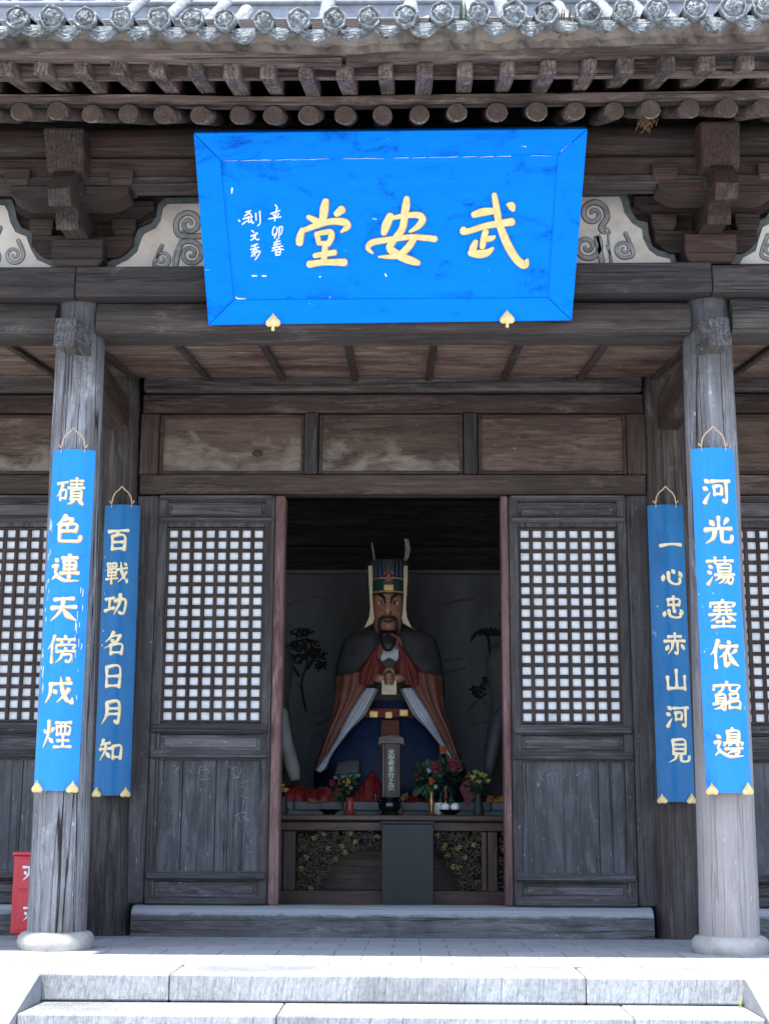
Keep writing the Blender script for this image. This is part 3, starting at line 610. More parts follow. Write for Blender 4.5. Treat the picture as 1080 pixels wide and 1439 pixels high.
# boarding over the round rafters and over the flying rafters
m = MB(); za = zy(150, YR)
m.hexa([(-5.7, YR+.03, za+.02), (5.7, YR+.03, za+.02), (5.7, .8, za+.02+1.82*.5), (-5.7, .8, za+.02+1.82*.5), (-5.7, YR+.03, za+.045), (5.7, YR+.03, za+.045), (5.7, .8, za+.045+1.82*.5), (-5.7, .8, za+.045+1.82*.5)]); obj('roof_boarding', m, DARK['Y'], hall)
FX = [(-100, 82), (-46, 82), (8, 83), (58, 83), (113, 82), (165, 83), (220, 83), (274, 83), (325, 87), (376, 87), (429, 88), (484, 88), (541, 87), (597, 86), (653, 84), (713, 83), (771, 82), (828, 80), (879, 78), (938, 77), (993, 76), (1049, 74), (1105, 72), (1160, 71)]
proto = None
for x, y in FX:
    P = at(x, y, YF)
    if proto is None:
        mb = MB(); s = .35; hw = .037
        A = [(-hw, -.006, -.088), (hw, 0, -.085), (hw+.003, .75, -.09+.75*s), (-hw, .75, -.09+.75*s), (-hw, .012, 0), (hw, .008, .0), (hw, .75, .75*s), (-hw, .75, .75*s)]
        mb.hexa(A, .005); bmesh.ops.subdivide_edges(mb.bm, edges=mb.bm.edges[:], cuts=2, use_grid_fill=True); mb.jitter(.004, 11)
        proto = obj('flying_rafter', mb, TAN['Y'], hall, local=True); proto.location = P; ORG[proto.name] = P
    else: copy_part(proto, P, None, (random.uniform(-.02, .02), random.uniform(-.03, .03), random.uniform(-.02, .02)), (random.uniform(.9, 1.08), 1, random.uniform(.93, 1.05)))
# board stopping the gaps between flying rafters, and dark boards above them
m = MB(); z0 = zy(86, YF); zg = zy(108, YF+.16)
m.hexa([(-5.7, YF+.16, zg), (5.7, YF+.16, zg), (5.7, YF+.19, zg), (-5.7, YF+.19, zg), (-5.7, YF+.14, zg+.16), (5.7, YF+.14, zg+.16), (5.7, YF+.17, zg+.16), (-5.7, YF+.17, zg+.16)]); obj('gap_board', m, TAN['X'], hall)
m = MB(); m.hexa([(-5.7, YF+.0, z0+.02), (5.7, YF+.0, z0+.02), (5.7, -.4, z0+.02+1.1*.36), (-5.7, -.4, z0+.02+1.1*.36), (-5.7, YF, z0+.04), (5.7, YF, z0+.04), (5.7, -.4, z0+.04+1.1*.42), (-5.7, -.4, z0+.04+1.1*.42)]); obj('roof_boarding', m, DARK['Y'], hall)
def strip(name, pts, top, bot, y0, y1, mat, wob=.004):
    mb = MB(); R = []
    for x, yt, yb in pts:
        a = at(x, yt, y0); b = at(x, yb, y0); d = random.uniform(-wob, wob)
        R.append([(a.x, y0, b.z+d), (a.x, y1, b.z+d+.01), (a.x, y1, a.z+.02), (a.x, y0+.004, a.z+d)])
    mb.rings(R); return obj(name, mb, mat, hall)
def lin(x, K):
    for (a, ya), (b, yb) in zip(K, K[1:]):
        if x <= b: return ya+(yb-ya)*(x-a)/(b-a)
    return K[-1][1]
EB = [(-900, 78), (0, 80), (200, 82), (400, 87), (483, 90), (560, 86), (700, 83), (880, 78), (1080, 72), (1900, 60)]
strip('eave_board', [(x, lin(x, EB)-13, lin(x, EB)) for x in range(-900, 484, 30)], 0, 0, YF-.035, YF+.04, TAN['X'])
strip('eave_board', [(x, lin(x, EB)-14, lin(x, EB)-2) for x in [486]+list(range(500, 1900, 30))], 0, 0, YF-.028, YF+.04, TAN['X'])
mb = MB(); R = []
for x in range(-900, 1900, 9):
    yb = lin(x, EB)-12; yt = yb-30-4*math.sin(x*.123); a = at(x, yt, YF-.02); b = at(x, yb, YF-.02); d = random.uniform(-.008, .008)
    R.append([(b.x, YF-.018, b.z), (b.x, YF+.1, b.z+.01), (b.x, YF+.1, a.z), (b.x, YF-.03+d, a.z), (b.x, YF-.005+d*1.5, (a.z+b.z)/2)])
mb.rings(R); obj('eave_mortar', mb, MORTAR, hall)
# roof slopes
RP = [(-1.56, zy(62, -1.56)+.02), (-1.0, 4.46), (-.3, 4.80), (.6, 5.33), (1.6, 6.02), (2.7, 6.85)]
RP[0] = (-1.50, 4.275)
def roof_z(y):
    for (a, za), (b, zb_) in zip(RP, RP[1:]):
        if y <= b: return za+(zb_-za)*(y-a)/(b-a)
    return RP[-1][1]
mb = MB(); R = []
for y, z in RP+[(5.6-0.1, 5.0), (6.2, 4.6)]: R.append([(-5.8, y, z), (5.8, y, z), (5.8, y, z-.05), (-5.8, y, z-.05)])
mb.rings(R); obj('roof_slope', mb, TILE, hall)
TX = [-80, -27, 24, 73, 120, 171, 224, 270, 316, 371, 419, 469, 518, 570, 621, 672, 722, 767, 826, 877, 922, 976, 1030, 1075, 1128, 1180]
def ty(x): return lin(x, [(-100, 24), (20, 24), (224, 26), (371, 29), (470, 27), (570, 22), (620, 18), (720, 19), (880, 16), (980, 11), (1080, 9), (1200, 7)])
YT = -1.70
def cover_row(P, r):
    mb = MB(); n = 12; R = []
    ys = [0, .12]+[.35*i for i in range(1, 13)]
    base = roof_z(YT)
    for i, y in enumerate(ys):
        z = roof_z(P.y+y)-roof_z(-1.50)+max(0, y)*0 if y > .14 else y*.3
        R.append([(r*math.cos(PI*k/n), y, z+r*math.sin(PI*k/n)) for k in range(n+1)])
        if i > 1 and i < len(ys)-1:   # lapped joint
            R.append([(r*.93*math.cos(PI*k/n), y+.004, z+r*.93*math.sin(PI*k/n)) for k in range(n+1)])
    mb.rings(R, cap=False, closed=False); return mb
def end_disc(r):
    mb = MB(); n = 44; R = []
    prof = [(1.0, .03), (1.0, 0), (.98, -.007), (.92, -.011), (.86, -.010), (.81, -.002), (.77, .004), (.7, .0), (.62, -.006), (.54, -.011), (.46, -.012), (.38, -.008), (.31, -.016), (.24, -.022), (.16, -.024), (.08, -.022), (.015, -.020)]
    for q, d in prof:
        R.append([(r*q*math.cos(2*PI*k/n), d+(.006*math.sin(7*2*PI*k/n+q*9)*math.sin(q*16) if .2 < q < .78 else 0), r*q*math.sin(2*PI*k/n)) for k in range(n)])
    mb.rings(R); mb.jitter(.006, 34); mb.jitter(.004, 85); return mb
LICHEN = stone('lichen_grey_tile_end', (.22, .245, .265), False, 70, .6, 24)
def lichen(m):
    t = m.node_tree; p = t.nodes['Principled BSDF']; src = p.inputs['Base Color'].links[0].from_socket
    a = noise(t, coords(t), 38, 6, .7); b = noise(t, coords(t), 13, 5, .65)
    c = mix(t, src, (.50, .55, .57), ramp(t, a, [(.53, 0.0), (.63, .8)])); c = mix(t, c, (.035, .035, .033), ramp(t, b, [(.56, 0.0), (.66, .75)]))
    t.links.new(c, p.inputs['Base Color']); bump(t, p, a, .9, .02); return m
lichen(LICHEN)
protos = {}
for i, x in enumerate(TX):
    P = at(x, ty(x), YT); r = .052+random.uniform(-.004, .005)
    key = 'cover_tile'
    if key not in protos:
        o = obj('cover_tile_row', cover_row(P, .052), TILE, hall, smooth='all', local=True); o.location = P; ORG[o.name] = P
        obj('tile_end_disc', end_disc(.055), LICHEN, o, smooth='all', local=True); protos[key] = o
    else: copy_part(protos[key], P, None, (random.uniform(-.03, .04), random.uniform(-.03, .03), random.uniform(-.03, .03)), (r/.052, 1, r/.052*random.uniform(.97, 1.05)))
def drip():
    mb = MB(); n = 16; w = .076; tip = .070
    def arc(q): return -.012*(1-q*q)
    def low_(q): return -tip*(max(0, 1-abs(q)**1.55))**.8-.003
    Q = [-1+2*i/n for i in range(n+1)]; F = []
    for d in (0, .014): F.append([(q*w, d-.01*(1-q*q), arc(q)+.012) for q in Q]+[(q*w, d-.012*(1-q*q)-.012*(1-abs(q)), low_(q)) for q in Q[::-1]])
    mb.rings(F)
    for k in range(3): mb.tube([(q*w*(.72-.2*k), -.018+.002*k-.012*(1-abs(q)), arc(q)-.010-.016*k-.010*(1-q*q)) for q in [-1+j*.2 for j in range(11)]], .0035, 5)
    mb.rings([[(q*w*1.05, y, arc(q)-.02*(1-q*q)+y*.42+.012) for q in Q] for y in (.01, .5)], closed=False, cap=False); mb.jitter(.0035, 30); return mb
first = None
for a, b in zip(TX, TX[1:]):
    x = (a+b)/2; P = at(x, ty(x)+14+random.uniform(-1.5, 1.5), YT+.03)
    if first is None: first = obj('drip_tile', drip(), LICHEN, hall, smooth=True, local=True); first.location = P; ORG[first.name] = P
    else: copy_part(first, P, None, (random.uniform(-.06, .06), random.uniform(-.08, .08), random.uniform(-.08, .08)), (random.uniform(.92, 1.06), 1, random.uniform(.82, 1.12)))
# ridge with carved scroll relief
ZR = zy(19, 2.7, 300); rg = MB()
rg.box(-5.9, 5.9, 2.62, 2.78, 6.7, ZR+.02, .004); rg.box(-5.9, 5.9, 2.58, 2.80, ZR+.021, ZR+.05, .01); rg.box(-5.9, 5.9, 2.64, 2.76, ZR+.051, ZR+.42, .004); rg.box(-5.9, 5.9, 2.6, 2.8, ZR+.421, ZR+.47, .01)
lichen(TILE)
RIDGE = stone('pale_ridge_tile', (.30, .32, .36), False, 60, .3, 14)
rgo = obj('roof_ridge', rg, RIDGE, hall)
sc = MB()
for i in range(-13, 14):
    x0 = i*.42
    pts = [(x0+.2*math.cos(a)*(1-a/9), ZR+.135+.085*math.sin(a)*(1-a/9)) for a in [j*.45 for j in range(17)]]
    sc.tube([(x, 2.638, z) for x, z in pts], .013, 6)
    sc.tube([(x0+.21+.02*math.sin(j), 2.638, ZR+.07+j*.03) for j in range(5)], .012, 6)
obj('ridge_scroll', sc, RIDGE, rgo, smooth='all')

# ------------------------------------------------------------------ door wall between the rear columns
YD = 1.42
def Zd(y): return zy(y, YD, 300)
TZ = .146
LX0, LX1 = (xp(222, 697, YD)+xp(205, 1272, YD))/2, (xp(386, 697, YD)+xp(376, 1272, YD))/2
RX0, RX1 = (xp(713, 695, YD)+xp(722, 1277, YD))/2, (xp(880, 693, YD)+xp(894, 1278, YD))/2
BLX, BRX = xp(160, 940, 1.45), xp(942, 940, 1.45)
PAN = wood('dusty_transom_panel_wood_x', (.040, .025, .020), (.092, .062, .051), (.165, .125, .105), 'X', (.05, .034, .028), .5, crack=.15, bmp=.25, fleck=.2)
THR = tint_by_height(wood('pale_top_threshold_wood_x', (.036, .034, .035), (.10, .097, .10), (.21, .21, .22), 'X', (.04, .033, .031), .6, crack=.7, fleck=.4), .105, .125, (.36, .37, .395))  # wood turns paler towards the top
def bloom_stain(m):
    t = m.node_tree; p = t.nodes['Principled BSDF']; src = p.inputs['Base Color'].links[0].from_socket
    tc = N(t, 'ShaderNodeTexCoord'); sx = N(t, 'ShaderNodeSeparateXYZ'); t.links.new(tc.outputs['Object'], sx.inputs[0])
    n = noise(t, coords(t, (1.1, 1, 2.2), False), 2.6, 8, .66, .8); a = N(t, 'ShaderNodeMath', operation='MULTIPLY_ADD'); a.inputs[1].default_value = 1.3; t.links.new(n, a.inputs[0]); t.links.new(sx.outputs[2], a.inputs[2])
    f = ramp(t, a.outputs[0], [(0, 1.0), (1, 0.0)]); mr = N(t, 'ShaderNodeMapRange'); mr.inputs[1].default_value = 3.50; mr.inputs[2].default_value = 3.74; mr.inputs[3].default_value = .65; mr.inputs[4].default_value = 0
    t.links.new(a.outputs[0], mr.inputs[0]); t.links.new(mix(t, src, (.26, .24, .205), mr.outputs[0]), p.inputs['Base Color'])
    return m
PANB = bloom_stain(wood('water_bloomed_transom_wood_x', (.040, .025, .020), (.092, .062, .051), (.165, .125, .105), 'X', (.05, .034, .028), .5, crack=.15, bmp=.25, fleck=.2))
PANZ = wood('door_plank_wood_z', (.056, .055, .059), (.078, .079, .086), (.115, .118, .128), 'Z', (.036, .034, .036), .6, crack=.7, fleck=.4)
FRZ = wood('door_frame_wood_z', (.034, .030, .031), (.075, .069, .072), (.14, .135, .142), 'Z', (.045, .034, .033), .6, fleck=.3)
FRX = wood('door_frame_wood_x', (.038, .034, .035), (.09, .085, .089), (.18, .176, .186), 'X', (.045, .035, .034), .5, fleck=.3)
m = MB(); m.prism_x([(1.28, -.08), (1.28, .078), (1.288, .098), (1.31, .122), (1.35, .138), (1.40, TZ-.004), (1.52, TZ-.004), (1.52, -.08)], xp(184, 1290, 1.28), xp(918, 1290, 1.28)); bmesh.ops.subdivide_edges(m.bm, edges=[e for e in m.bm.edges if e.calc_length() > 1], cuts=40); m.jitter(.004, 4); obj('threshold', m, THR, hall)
for s in (-1, 1):
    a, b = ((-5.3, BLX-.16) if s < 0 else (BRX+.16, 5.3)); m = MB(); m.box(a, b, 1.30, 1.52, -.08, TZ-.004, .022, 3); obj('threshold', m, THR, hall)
# long rails over every bay
for a, b in ((-5.3, BLX-.13), (BLX+.13, BRX-.13), (BRX+.13, 5.3)):
    for n_, y0, y1, yf, mt, bev in (('lintel_rail', 696, 669, 1.385, BROWN, .006), ('top_rail', 581, 556, 1.395, BROWN, .005), ('upper_tie', 553, 529, 1.37, BEAM, .022)):
        m = MB(); m.box(a, b, yf, 1.5, Zd(y0), Zd(y1), bev, 2); m.jitter(.004, 2); obj(n_, m, mt['X'], hall)
    m = MB(); m.box(a, b, 1.47, 1.5, Zd(690), Zd(520), 0); obj('back_board', m, BROWN['X'], hall)  # unseen board added to keep daylight out of the hall
m = MB(); m.box(-5.3, 5.3, 1.40, 1.5, Zd(528)+.0, 5.85, 0); obj('wall_boarding', m, DARK['X'], hall)  # unseen boarding, added so no light leaks in above the doors
def panel(x0, x1, bm_=False):
    z0, z1 = Zd(667), Zd(583); fr = MB(); t_ = .022
    for q in ((x0, x0+t_, z0, z1), (x1-t_, x1, z0, z1)): fr.box(q[0], q[1], 1.405, 1.47, q[2], q[3], .005)
    for q in ((x0+t_+.001, x1-t_-.001, z0, z0+t_), (x0+t_+.001, x1-t_-.001, z1-t_, z1)): fr.box(q[0], q[1], 1.407, 1.47, q[2], q[3], .005)
    o = obj('transom_panel', fr, BROWN['X'], hall)
    p = MB(); p.box(x0+t_-.002, x1-t_+.002, 1.428, 1.46, z0+t_-.002, z1-t_+.002, 0)
    bmesh.ops.subdivide_edges(p.bm, edges=p.bm.edges[:], cuts=5, use_grid_fill=True); p.jitter(.004, 4); obj('panel_board', p, PANB if bm_ else PAN, o, smooth=True)
X583 = lambda x: xp(x, 625, YD)
for x0, x1 in ((225, 428), (448, 650), (671, 879)): panel(X583(x0), X583(x1), x0 < 600)
p = at(362, 637, 1.425); m = MB(); m.ball(p, .03, 14, 8, (1.2, .35, .8)); obj('wood_knot', m, BROWN['X'], hall, smooth='all')
for x0, x1 in ((428, 447), (650.5, 670)):
    m = MB(); m.box(X583(x0)+.003, X583(x1)-.001, 1.375, 1.465, Zd(668)+.002, Zd(582)-.002, .008, 2); obj('mullion', m, DARK['Z'], hall)
for s in (-1, 1):
    for k in range(3):
        x0 = BLX-.22-k*.95-.85 if s < 0 else BRX+.22+k*.95
        panel(x0, x0+.85, s < 0)
        m = MB(); xm = x0-.098 if s < 0 else x0+.852
        m.box(xm, xm+.096, 1.375, 1.465, Zd(668)+.002, Zd(582)-.002, .008, 2); obj('mullion', m, DARK['Z'], hall)
# posts beside the leaves
for x0, x1 in ((BLX+.12, LX0-.002), (RX1+.002, BRX-.12), (BLX-.20, BLX-.12), (BRX+.12, BRX+.20)):
    m = MB(); m.box(x0, x1, 1.40, 1.5, TZ, Zd(697), .012, 2); m.jitter(.003, 3); obj('door_post', m, FRZ, hall)
for x0, x1 in ((BLX+.12, X583(224)), (X583(880), BRX-.12)):
    m = MB(); m.box(x0, x1, 1.398, 1.5, Zd(668)+.002, Zd(582)-.002, .006); obj('door_post', m, BROWN['Z'], hall)
def leaf(x0, x1, name='door_leaf'):
    z0, z1 = TZ+.002, Zd(697)-.002; W = x1-x0; s = .062
    fr = MB(); fr.box(x0, x0+s, 1.405, 1.45, z0, z1, .007, 2); fr.box(x1-s, x1, 1.405, 1.45, z0, z1, .007, 2)
    rails = [(1272, 1261), (1239, 1226), (1069, 1056), (1032, 1016), (741, 729), (705, 698)]
    for a, b in rails: fr.box(x0+s+.001, x1-s-.001, 1.41, 1.448, max(z0, Zd(a)), min(z1, Zd(b)), .004)
    fr.jitter(.002, 5)
    o = obj(name, fr, FRZ, hall)
    for a, b in ((1272, 1260), (1237, 1225), (1067, 1055), (1031, 1018), (735, 727), (704, 697)):
        mo = MB(); za, zb_ = Zd(a), Zd(b); e = .016
        mo.prism_x([(1.409, za), (1.385, za+.004), (1.366, za+.014), (1.364, za+.022), (1.372, za+.027), (1.409, zb_+.004)], x0+e, x1-e)
        mo.jitter(.0025, 6); obj('moulding', mo, FRX, o)
    for a, b, vert in ((1260, 1240, 0), (1055, 1033, 0), (728, 706, 0)):
        pn = MB(); pn.box(x0+s-.005, x1-s+.005, 1.426, 1.444, Zd(a), Zd(b), 0); pn.box(x0+s+.02, x1-s-.02, 1.417, 1.43, Zd(a)+.016, Zd(b)-.012, .008)
        pn.jitter(.002, 6); obj('waist_panel', pn, FRX, o)
    pk = MB(); cuts = [.24, .57, .69] if x0 < 0 else [.74]; e = [0]+cuts+[1]; xa, xb_ = x0+s-.004, x1-s+.004
    for i in range(len(e)-1):
        g_ = .0015 if i != 1 else .003
        d = random.uniform(0, .004); pk.box(xa+(xb_-xa)*e[i]+g_, xa+(xb_-xa)*e[i+1]-g_, 1.420+d, 1.444, Zd(1226)-.004, Zd(1068)+.004, .003)
    pk.jitter(.0025, 3); obj('plank_panel', pk, PANZ, o)
    gx0, gx1, gz0, gz1 = x0+s, x1-s, Zd(1015), Zd(742); la = MB(); nx, nz = 8, 17; b_ = .0245
    fx = .014
    px_ = (gx1-gx0-2*fx+b_)/nx; pz = (gz1-gz0-2*fx+b_)/nz
    la.box(gx0, gx0+fx, 1.413, 1.44, gz0, gz1, .002); la.box(gx1-fx, gx1, 1.413, 1.44, gz0, gz1, .002)
    la.box(gx0+fx, gx1-fx, 1.414, 1.44, gz0, gz0+fx, .002); la.box(gx0+fx, gx1-fx, 1.414, 1.44, gz1-fx, gz1, .002)
    for i in range(1, nx):
        x = gx0+fx-b_/2+px_*i+random.uniform(-.001, .001); la.box(x-b_/2, x+b_/2, 1.416, 1.440, gz0+fx, gz1-fx, .003)
    for i in range(1, nz):
        z = gz0+fx-b_/2+pz*i+random.uniform(-.001, .001); la.box(gx0+fx, gx1-fx, 1.419, 1.437, z-b_/2, z+b_/2, .003)
    la.jitter(.002, 8); obj('lattice', la, LATT, o)
    pa = MB(); pa.face([pa.v(q) for q in ((gx0, 1.4385, gz0), (gx1, 1.4385, gz0), (gx1, 1.4385, gz1), (gx0, 1.4385, gz1))])
    bmesh.ops.subdivide_edges(pa.bm, edges=pa.bm.edges[:], cuts=24, use_grid_fill=True)
    pa.jitter(.0035, 14); obj('paper', pa, PAPER, o, smooth='all')
    return o, (x0, x1, s)
LATT = wood('lattice_bar_wood', (.018, .013, .012), (.042, .030, .027), (.085, .065, .058), 'Z', (.035, .02, .016), .5, crack=0, bmp=.3)
lf, _ = leaf(LX0, LX1); rf, _ = leaf(RX0, RX1)
LW = LX1-LX0
leaf(BLX-.205-LW, BLX-.205); leaf(BRX+.205, BRX+.205+LW)
for s in (-1, 1):
    a, b = ((-5.3, BLX-.21-LW) if s < 0 else (BRX+.21+LW, 5.3)); m = MB(); m.box(a, b, 1.42, 1.5, TZ, Zd(697), 0); obj('plank_wall', m, PANZ, hall)
# pale scratches on the lower planks
SCR = plain('chalk_scratch', (.26, .26, .275), .9, .2, 30, 0)
def scratches(o, L, w0=.0028):
    mb = MB()
    def f(u, v, h): p = at(u, v, 1.4185); return Vector((p.x, 1.4192-h, p.z))
    for k, st in enumerate(L):
        P = [(x, y, w0*225*random.uniform(.5, 1.1)) for x, y in st]; ribbon(mb, P, f, 0, .0006+k*.00006)
    obj('scratch_marks', mb, SCR, o)
def s4(l): return [(190+x/4.495, 1000+y/4.495) for x, y in l]
scratches(lf, [s4(q) for q in ([(232, 345), (262, 338)], [(245, 380), (275, 350), (250, 395)], [(265, 360), (285, 350)], [(330, 380), (342, 362)], [(350, 365), (358, 392)], [(400, 395), (412, 350), (440, 345), (440, 372)], [(415, 372), (450, 362), (468, 385)], [(405, 430), (470, 425)], [(592, 335), (612, 360), (640, 350)], [(600, 385), (625, 400), (652, 410), (672, 360)], [(620, 420), (660, 412)], [(670, 455), (705, 435)], [(668, 470), (700, 490), (690, 520)], [(672, 530), (715, 548)], [(690, 550), (680, 590)], [(625, 660), (680, 635), (700, 650)], [(650, 650), (665, 700)], [(680, 660), (720, 690), (690, 680)], [(705, 750), (715, 780)], [(720, 805), (740, 840)], [(745, 800), (720, 830)], [(795, 745), (802, 715)])])
def s6(l): return [(700+x/4.496, 1000+y/4.496) for x, y in l]
scratches(rf, [s6(q) for q in ([(290, 340), (285, 385), (250, 425)], [(262, 400), (285, 438)], [(310, 400), (320, 465)], [(312, 400), (370, 395), (365, 465)], [(335, 380), (340, 470)], [(490, 405), (515, 385)], [(270, 800), (292, 808)], [(618, 690), (632, 688)])])
KN = plain('wood_knot', (.02, .018, .018), .9, .3, 20, 0)
# red brown jambs of the opening
for x0, x1 in ((LX1+.003, (xp(401, 700, YD)+xp(391, 1272, YD))/2), ((xp(703, 700, YD)+xp(709, 1272, YD))/2, RX0-.003)):
    m = MB(); m.box(x0, x1, 1.40, 1.53, TZ-.003, Zd(697)-.001, .01, 2); m.jitter(.003, 3); obj('door_jamb', m, REDW['Z'], hall)

# ------------------------------------------------------------------ inside of the hall
INW = plain('grey_mural_plaster', (.17, .185, .205), .9, .35, 2.5, .1, sv=(1, 1, .3))
DKW = plain('dark_inner_brick', (.05, .05, .055), .9, .3, 5)
YW = 4.9
m = MB(); m.box(-5.5, 5.5, YW, YW+.2, -.3, zy(808, YW), 0); rw = obj('rear_wall', m, INW, hall)
m = MB(); m.box(-5.5, 5.5, YW-.05, YW+.2, zy(807, YW)+.004, zy(802, YW), .006); obj('rear_rail', m, PALEW['X'], hall)
m = MB(); m.box(-5.5, 5.5, YW-.01, YW+.2, zy(802, YW)+.004, 5.6, 0)
for k in range(6): m.box(-5.5, 5.5, YW-.05, YW-.012, 2.98+k*.42, 3.05+k*.42, .01)
obj('rear_upper_wall', m, DARK['X'], hall)
for s in (-1, 1):
    m = MB(); m.box(s*5.45-.1, s*5.45+.1, 1.45, YW, -.3, 6.3, 0); obj('side_wall', m, DKW, hall)
    m = MB(); m.box(s*5.45-.1, s*5.45+.1, -.0, 1.45, 3.6, 5.8, 0); obj('side_wall', m, DKW, hall)
INK = plain('black_mural_ink', (.02, .022, .024), .9, .3, 20, 0)
INKG = plain('grey_mural_wash', (.15, .155, .165), .9, .4, 12, 0)
PALEI = plain('pale_mural_wash', (.42, .44, .46), .9, .3, 10, 0)
def mur(mb, L, w, k0=0):
    def f(u, v, h): p = at(u, v, YW); return Vector((p.x, YW-.003-h, p.z))
    for k, st in enumerate(L): ribbon(mb, [(x, y, w*random.uniform(.7, 1.2)) for x, y in st], f, 0, .0008+(k+k0)*.00005)
mb = MB(); L = []
for cxm, cym, rx, ry, n in ((424, 888, 16, 6, 46), (428, 906, 22, 9, 80), (440, 920, 20, 9, 60), (412, 925, 12, 8, 36), (450, 935, 10, 8, 24), (672, 970, 10, 12, 40), (690, 955, 12, 6, 30)):
    for _ in range(n):
        a = random.uniform(0, 2*PI); q = math.sqrt(random.random()); x, y = cxm+rx*q*math.cos(a), cym+ry*q*math.sin(a)
        b = random.uniform(0, PI); L.append([(x, y), (x+4*math.cos(b), y+2.5*math.sin(b))])
mur(mb, L, 2.6)
L2 = [[(430, 1000), (424, 960), (432, 930), (426, 900)], [(432, 940), (445, 920)], [(420, 950), (408, 930)], [(690, 960), (686, 900), (678, 888)]]
for k in range(9):
    a = -2.8+k*.35; L2.append([(686, 893), (686+18*math.cos(a), 893+10*math.sin(a)), (686+26*math.cos(a), 905+14*math.sin(a))])
mur(mb, L2, 3.4, 400); obj('mural_tree', mb, INK, rw)
mb = MB(); mur(mb, [[(400, 985), (412, 960), (425, 970), (430, 1005)], [(405, 1010), (420, 985), (428, 1010)], [(436, 1005), (460, 998)], [(440, 1020), (462, 1012)], [(440, 1035), (455, 1030)], [(655, 1000), (672, 985), (690, 992)], [(660, 1020), (690, 1012)], [(405, 850), (440, 838), (470, 845)], [(620, 850), (660, 842), (690, 850)], [(620, 930), (650, 925)], [(625, 945), (655, 938)]], 4); obj('mural_rock', mb, INKG, rw)
# plinth and altar table
PLY = 2.95; PLZ = zy(1127, PLY)
PLN = stone('grey_plinth_brick', (.20, .205, .21), False, 30, .4, 5)
pt = thing('statue_plinth', 'grey brick plinth behind the carved altar table', 'plinth', (0, 3.6, -.05))
m = MB(); m.box(-2.2, 2.1, PLY+.02, 4.5, -.06, PLZ-.062, 0); obj('core', m, PLN, pt)
for k in range(12):
    x = -2.2+k*.36; m = MB(); m.box(x+.003, min(2.1, x+.357), PLY, 4.5, PLZ-.06, PLZ, .005); obj('edge_brick', m, PLN, pt)
YA = 2.35
LAC = W3('brown_lacquered_wood', dark=(.022, .009, .007), mid=(.05, .02, .014), light=(.09, .042, .03), stain=(.03, .014, .01), stain_amt=.4, crack=.1, rough=.45, bmp=.15, spec=.5)
def xa(x, y=1200): return xp(x, y, YA)
al = thing('altar_table', 'brown altar table with gilt openwork corners in the doorway', 'altar table', (0, 2.6, -.05))
tz = zy(1145, YA)
m = MB(); m.box(-1.55, 1.55, YA-.05, 2.93, tz-.045, tz, .012, 2); obj('table_top', m, LAC['X'], al)
m = MB(); m.box(-1.5, 1.5, YA, YA+.05, zy(1168, YA), tz-.046, .006); obj('apron', m, LAC['X'], al)
m = MB(); m.box(-1.5, 1.5, YA-.01, YA+.06, zy(1275, YA), zy(1251, YA), .006); obj('lower_rail', m, LAC['X'], al)
m = MB(); m.box(-1.5, 1.5, YA+.45, YA+.47, -.04, tz-.05, 0); obj('back_panel', m, LAC['X'], al)
for x0, x1 in ((386, 396), (397, 415), (676, 684), (685, 699), (240, 262), (836, 860)):
    m = MB(); m.box(xa(x0), xa(x1), YA+.002, YA+.055, -.05, zy(1168, YA)-.002, .006, 2); obj('table_leg', m, LAC['Z'], al)
CARV = plain('dark_bronze_carving', (.028, .022, .016), .45, .5, 22, .2, c2=(.075, .052, .03), spec=.6)
CARG = plain('worn_gilt_carving', (.22, .14, .055), .45, .5, 30, .1, c2=(.36, .25, .10))
def carving(inside, n, ng, par):
    mb, mg = MB(), MB(); done = 0; pts = []
    for k in range(n*60):
        if done >= n: break
        q = inside(random.random(), random.random())
        if not q or any((q[0]-a)**2+(q[1]-b)**2 < 16 for a, b in pts): continue
        pts.append(q); done += 1
        p = at(q[0], q[1], YA+.02); r = random.uniform(.015, .027); a0 = random.uniform(0, 6); sg = random.choice((-1, 1))
        mb.tube([(p.x+r*math.cos(a0+sg*j*.55)*(1-j*.07), YA+.012+random.uniform(-.004, .008)+.001*j, p.z+r*math.sin(a0+sg*j*.55)*(1-j*.07)) for j in range(12)], [.0045]+[.0058]*10+[.008], 6)
        if k % 3 == 0: mb.tube([(p.x+(j-2)*.012, YA+.02, p.z+.012*math.sin(a0+j)) for j in range(5)], .004, 5)
    for q in random.sample(pts, min(ng, len(pts))):
        p = at(q[0]+2, q[1]-1, YA+.0); a0 = random.uniform(0, 6)
        for j in range(5): a = a0+j*1.1; mg.ball((p.x+.013*math.cos(a), YA-.002, p.z+.013*math.sin(a)), random.uniform(.006, .010), 7, 5, (1.1, .6, .8))
        mg.ball((p.x, YA-.006, p.z), .008, 7, 5)
    o = obj('carved_corner', mb, CARV, par, smooth='all'); obj('gilt_flower', mg, CARG, o, smooth='all')
def cl_(x, y):
    X, Y_ = 419+x*114, 1171+y*78; u = X-419; v = Y_-1171
    return (X, Y_) if v < 20 or (u < 32 and v < 79) or (u-88)**2/56**2+(v-86)**2/62**2 > 1 and u < 88 and v < 79 else None
def cr_(x, y): X, Y_ = 612+x*62, 1171+y*78; return (X, Y_) if (674-X) < 66-(Y_-1171)*.52 else None
def c2_(x, y): X, Y_ = 703+x*100, 1171+y*78; return (X, Y_) if (X-703) < 80-(Y_-1171)*.7 else None
carving(cl_, 150, 12, al); carving(cr_, 120, 10, al); carving(c2_, 80, 8, al)
bx = thing('offering_box', 'plain dark grey wooden box standing in front of the altar table', 'box', (0, 2.2, -.05))
GB = plain('dark_grey_box_paint', (.022, .026, .028), .6, .25, 3, .05)
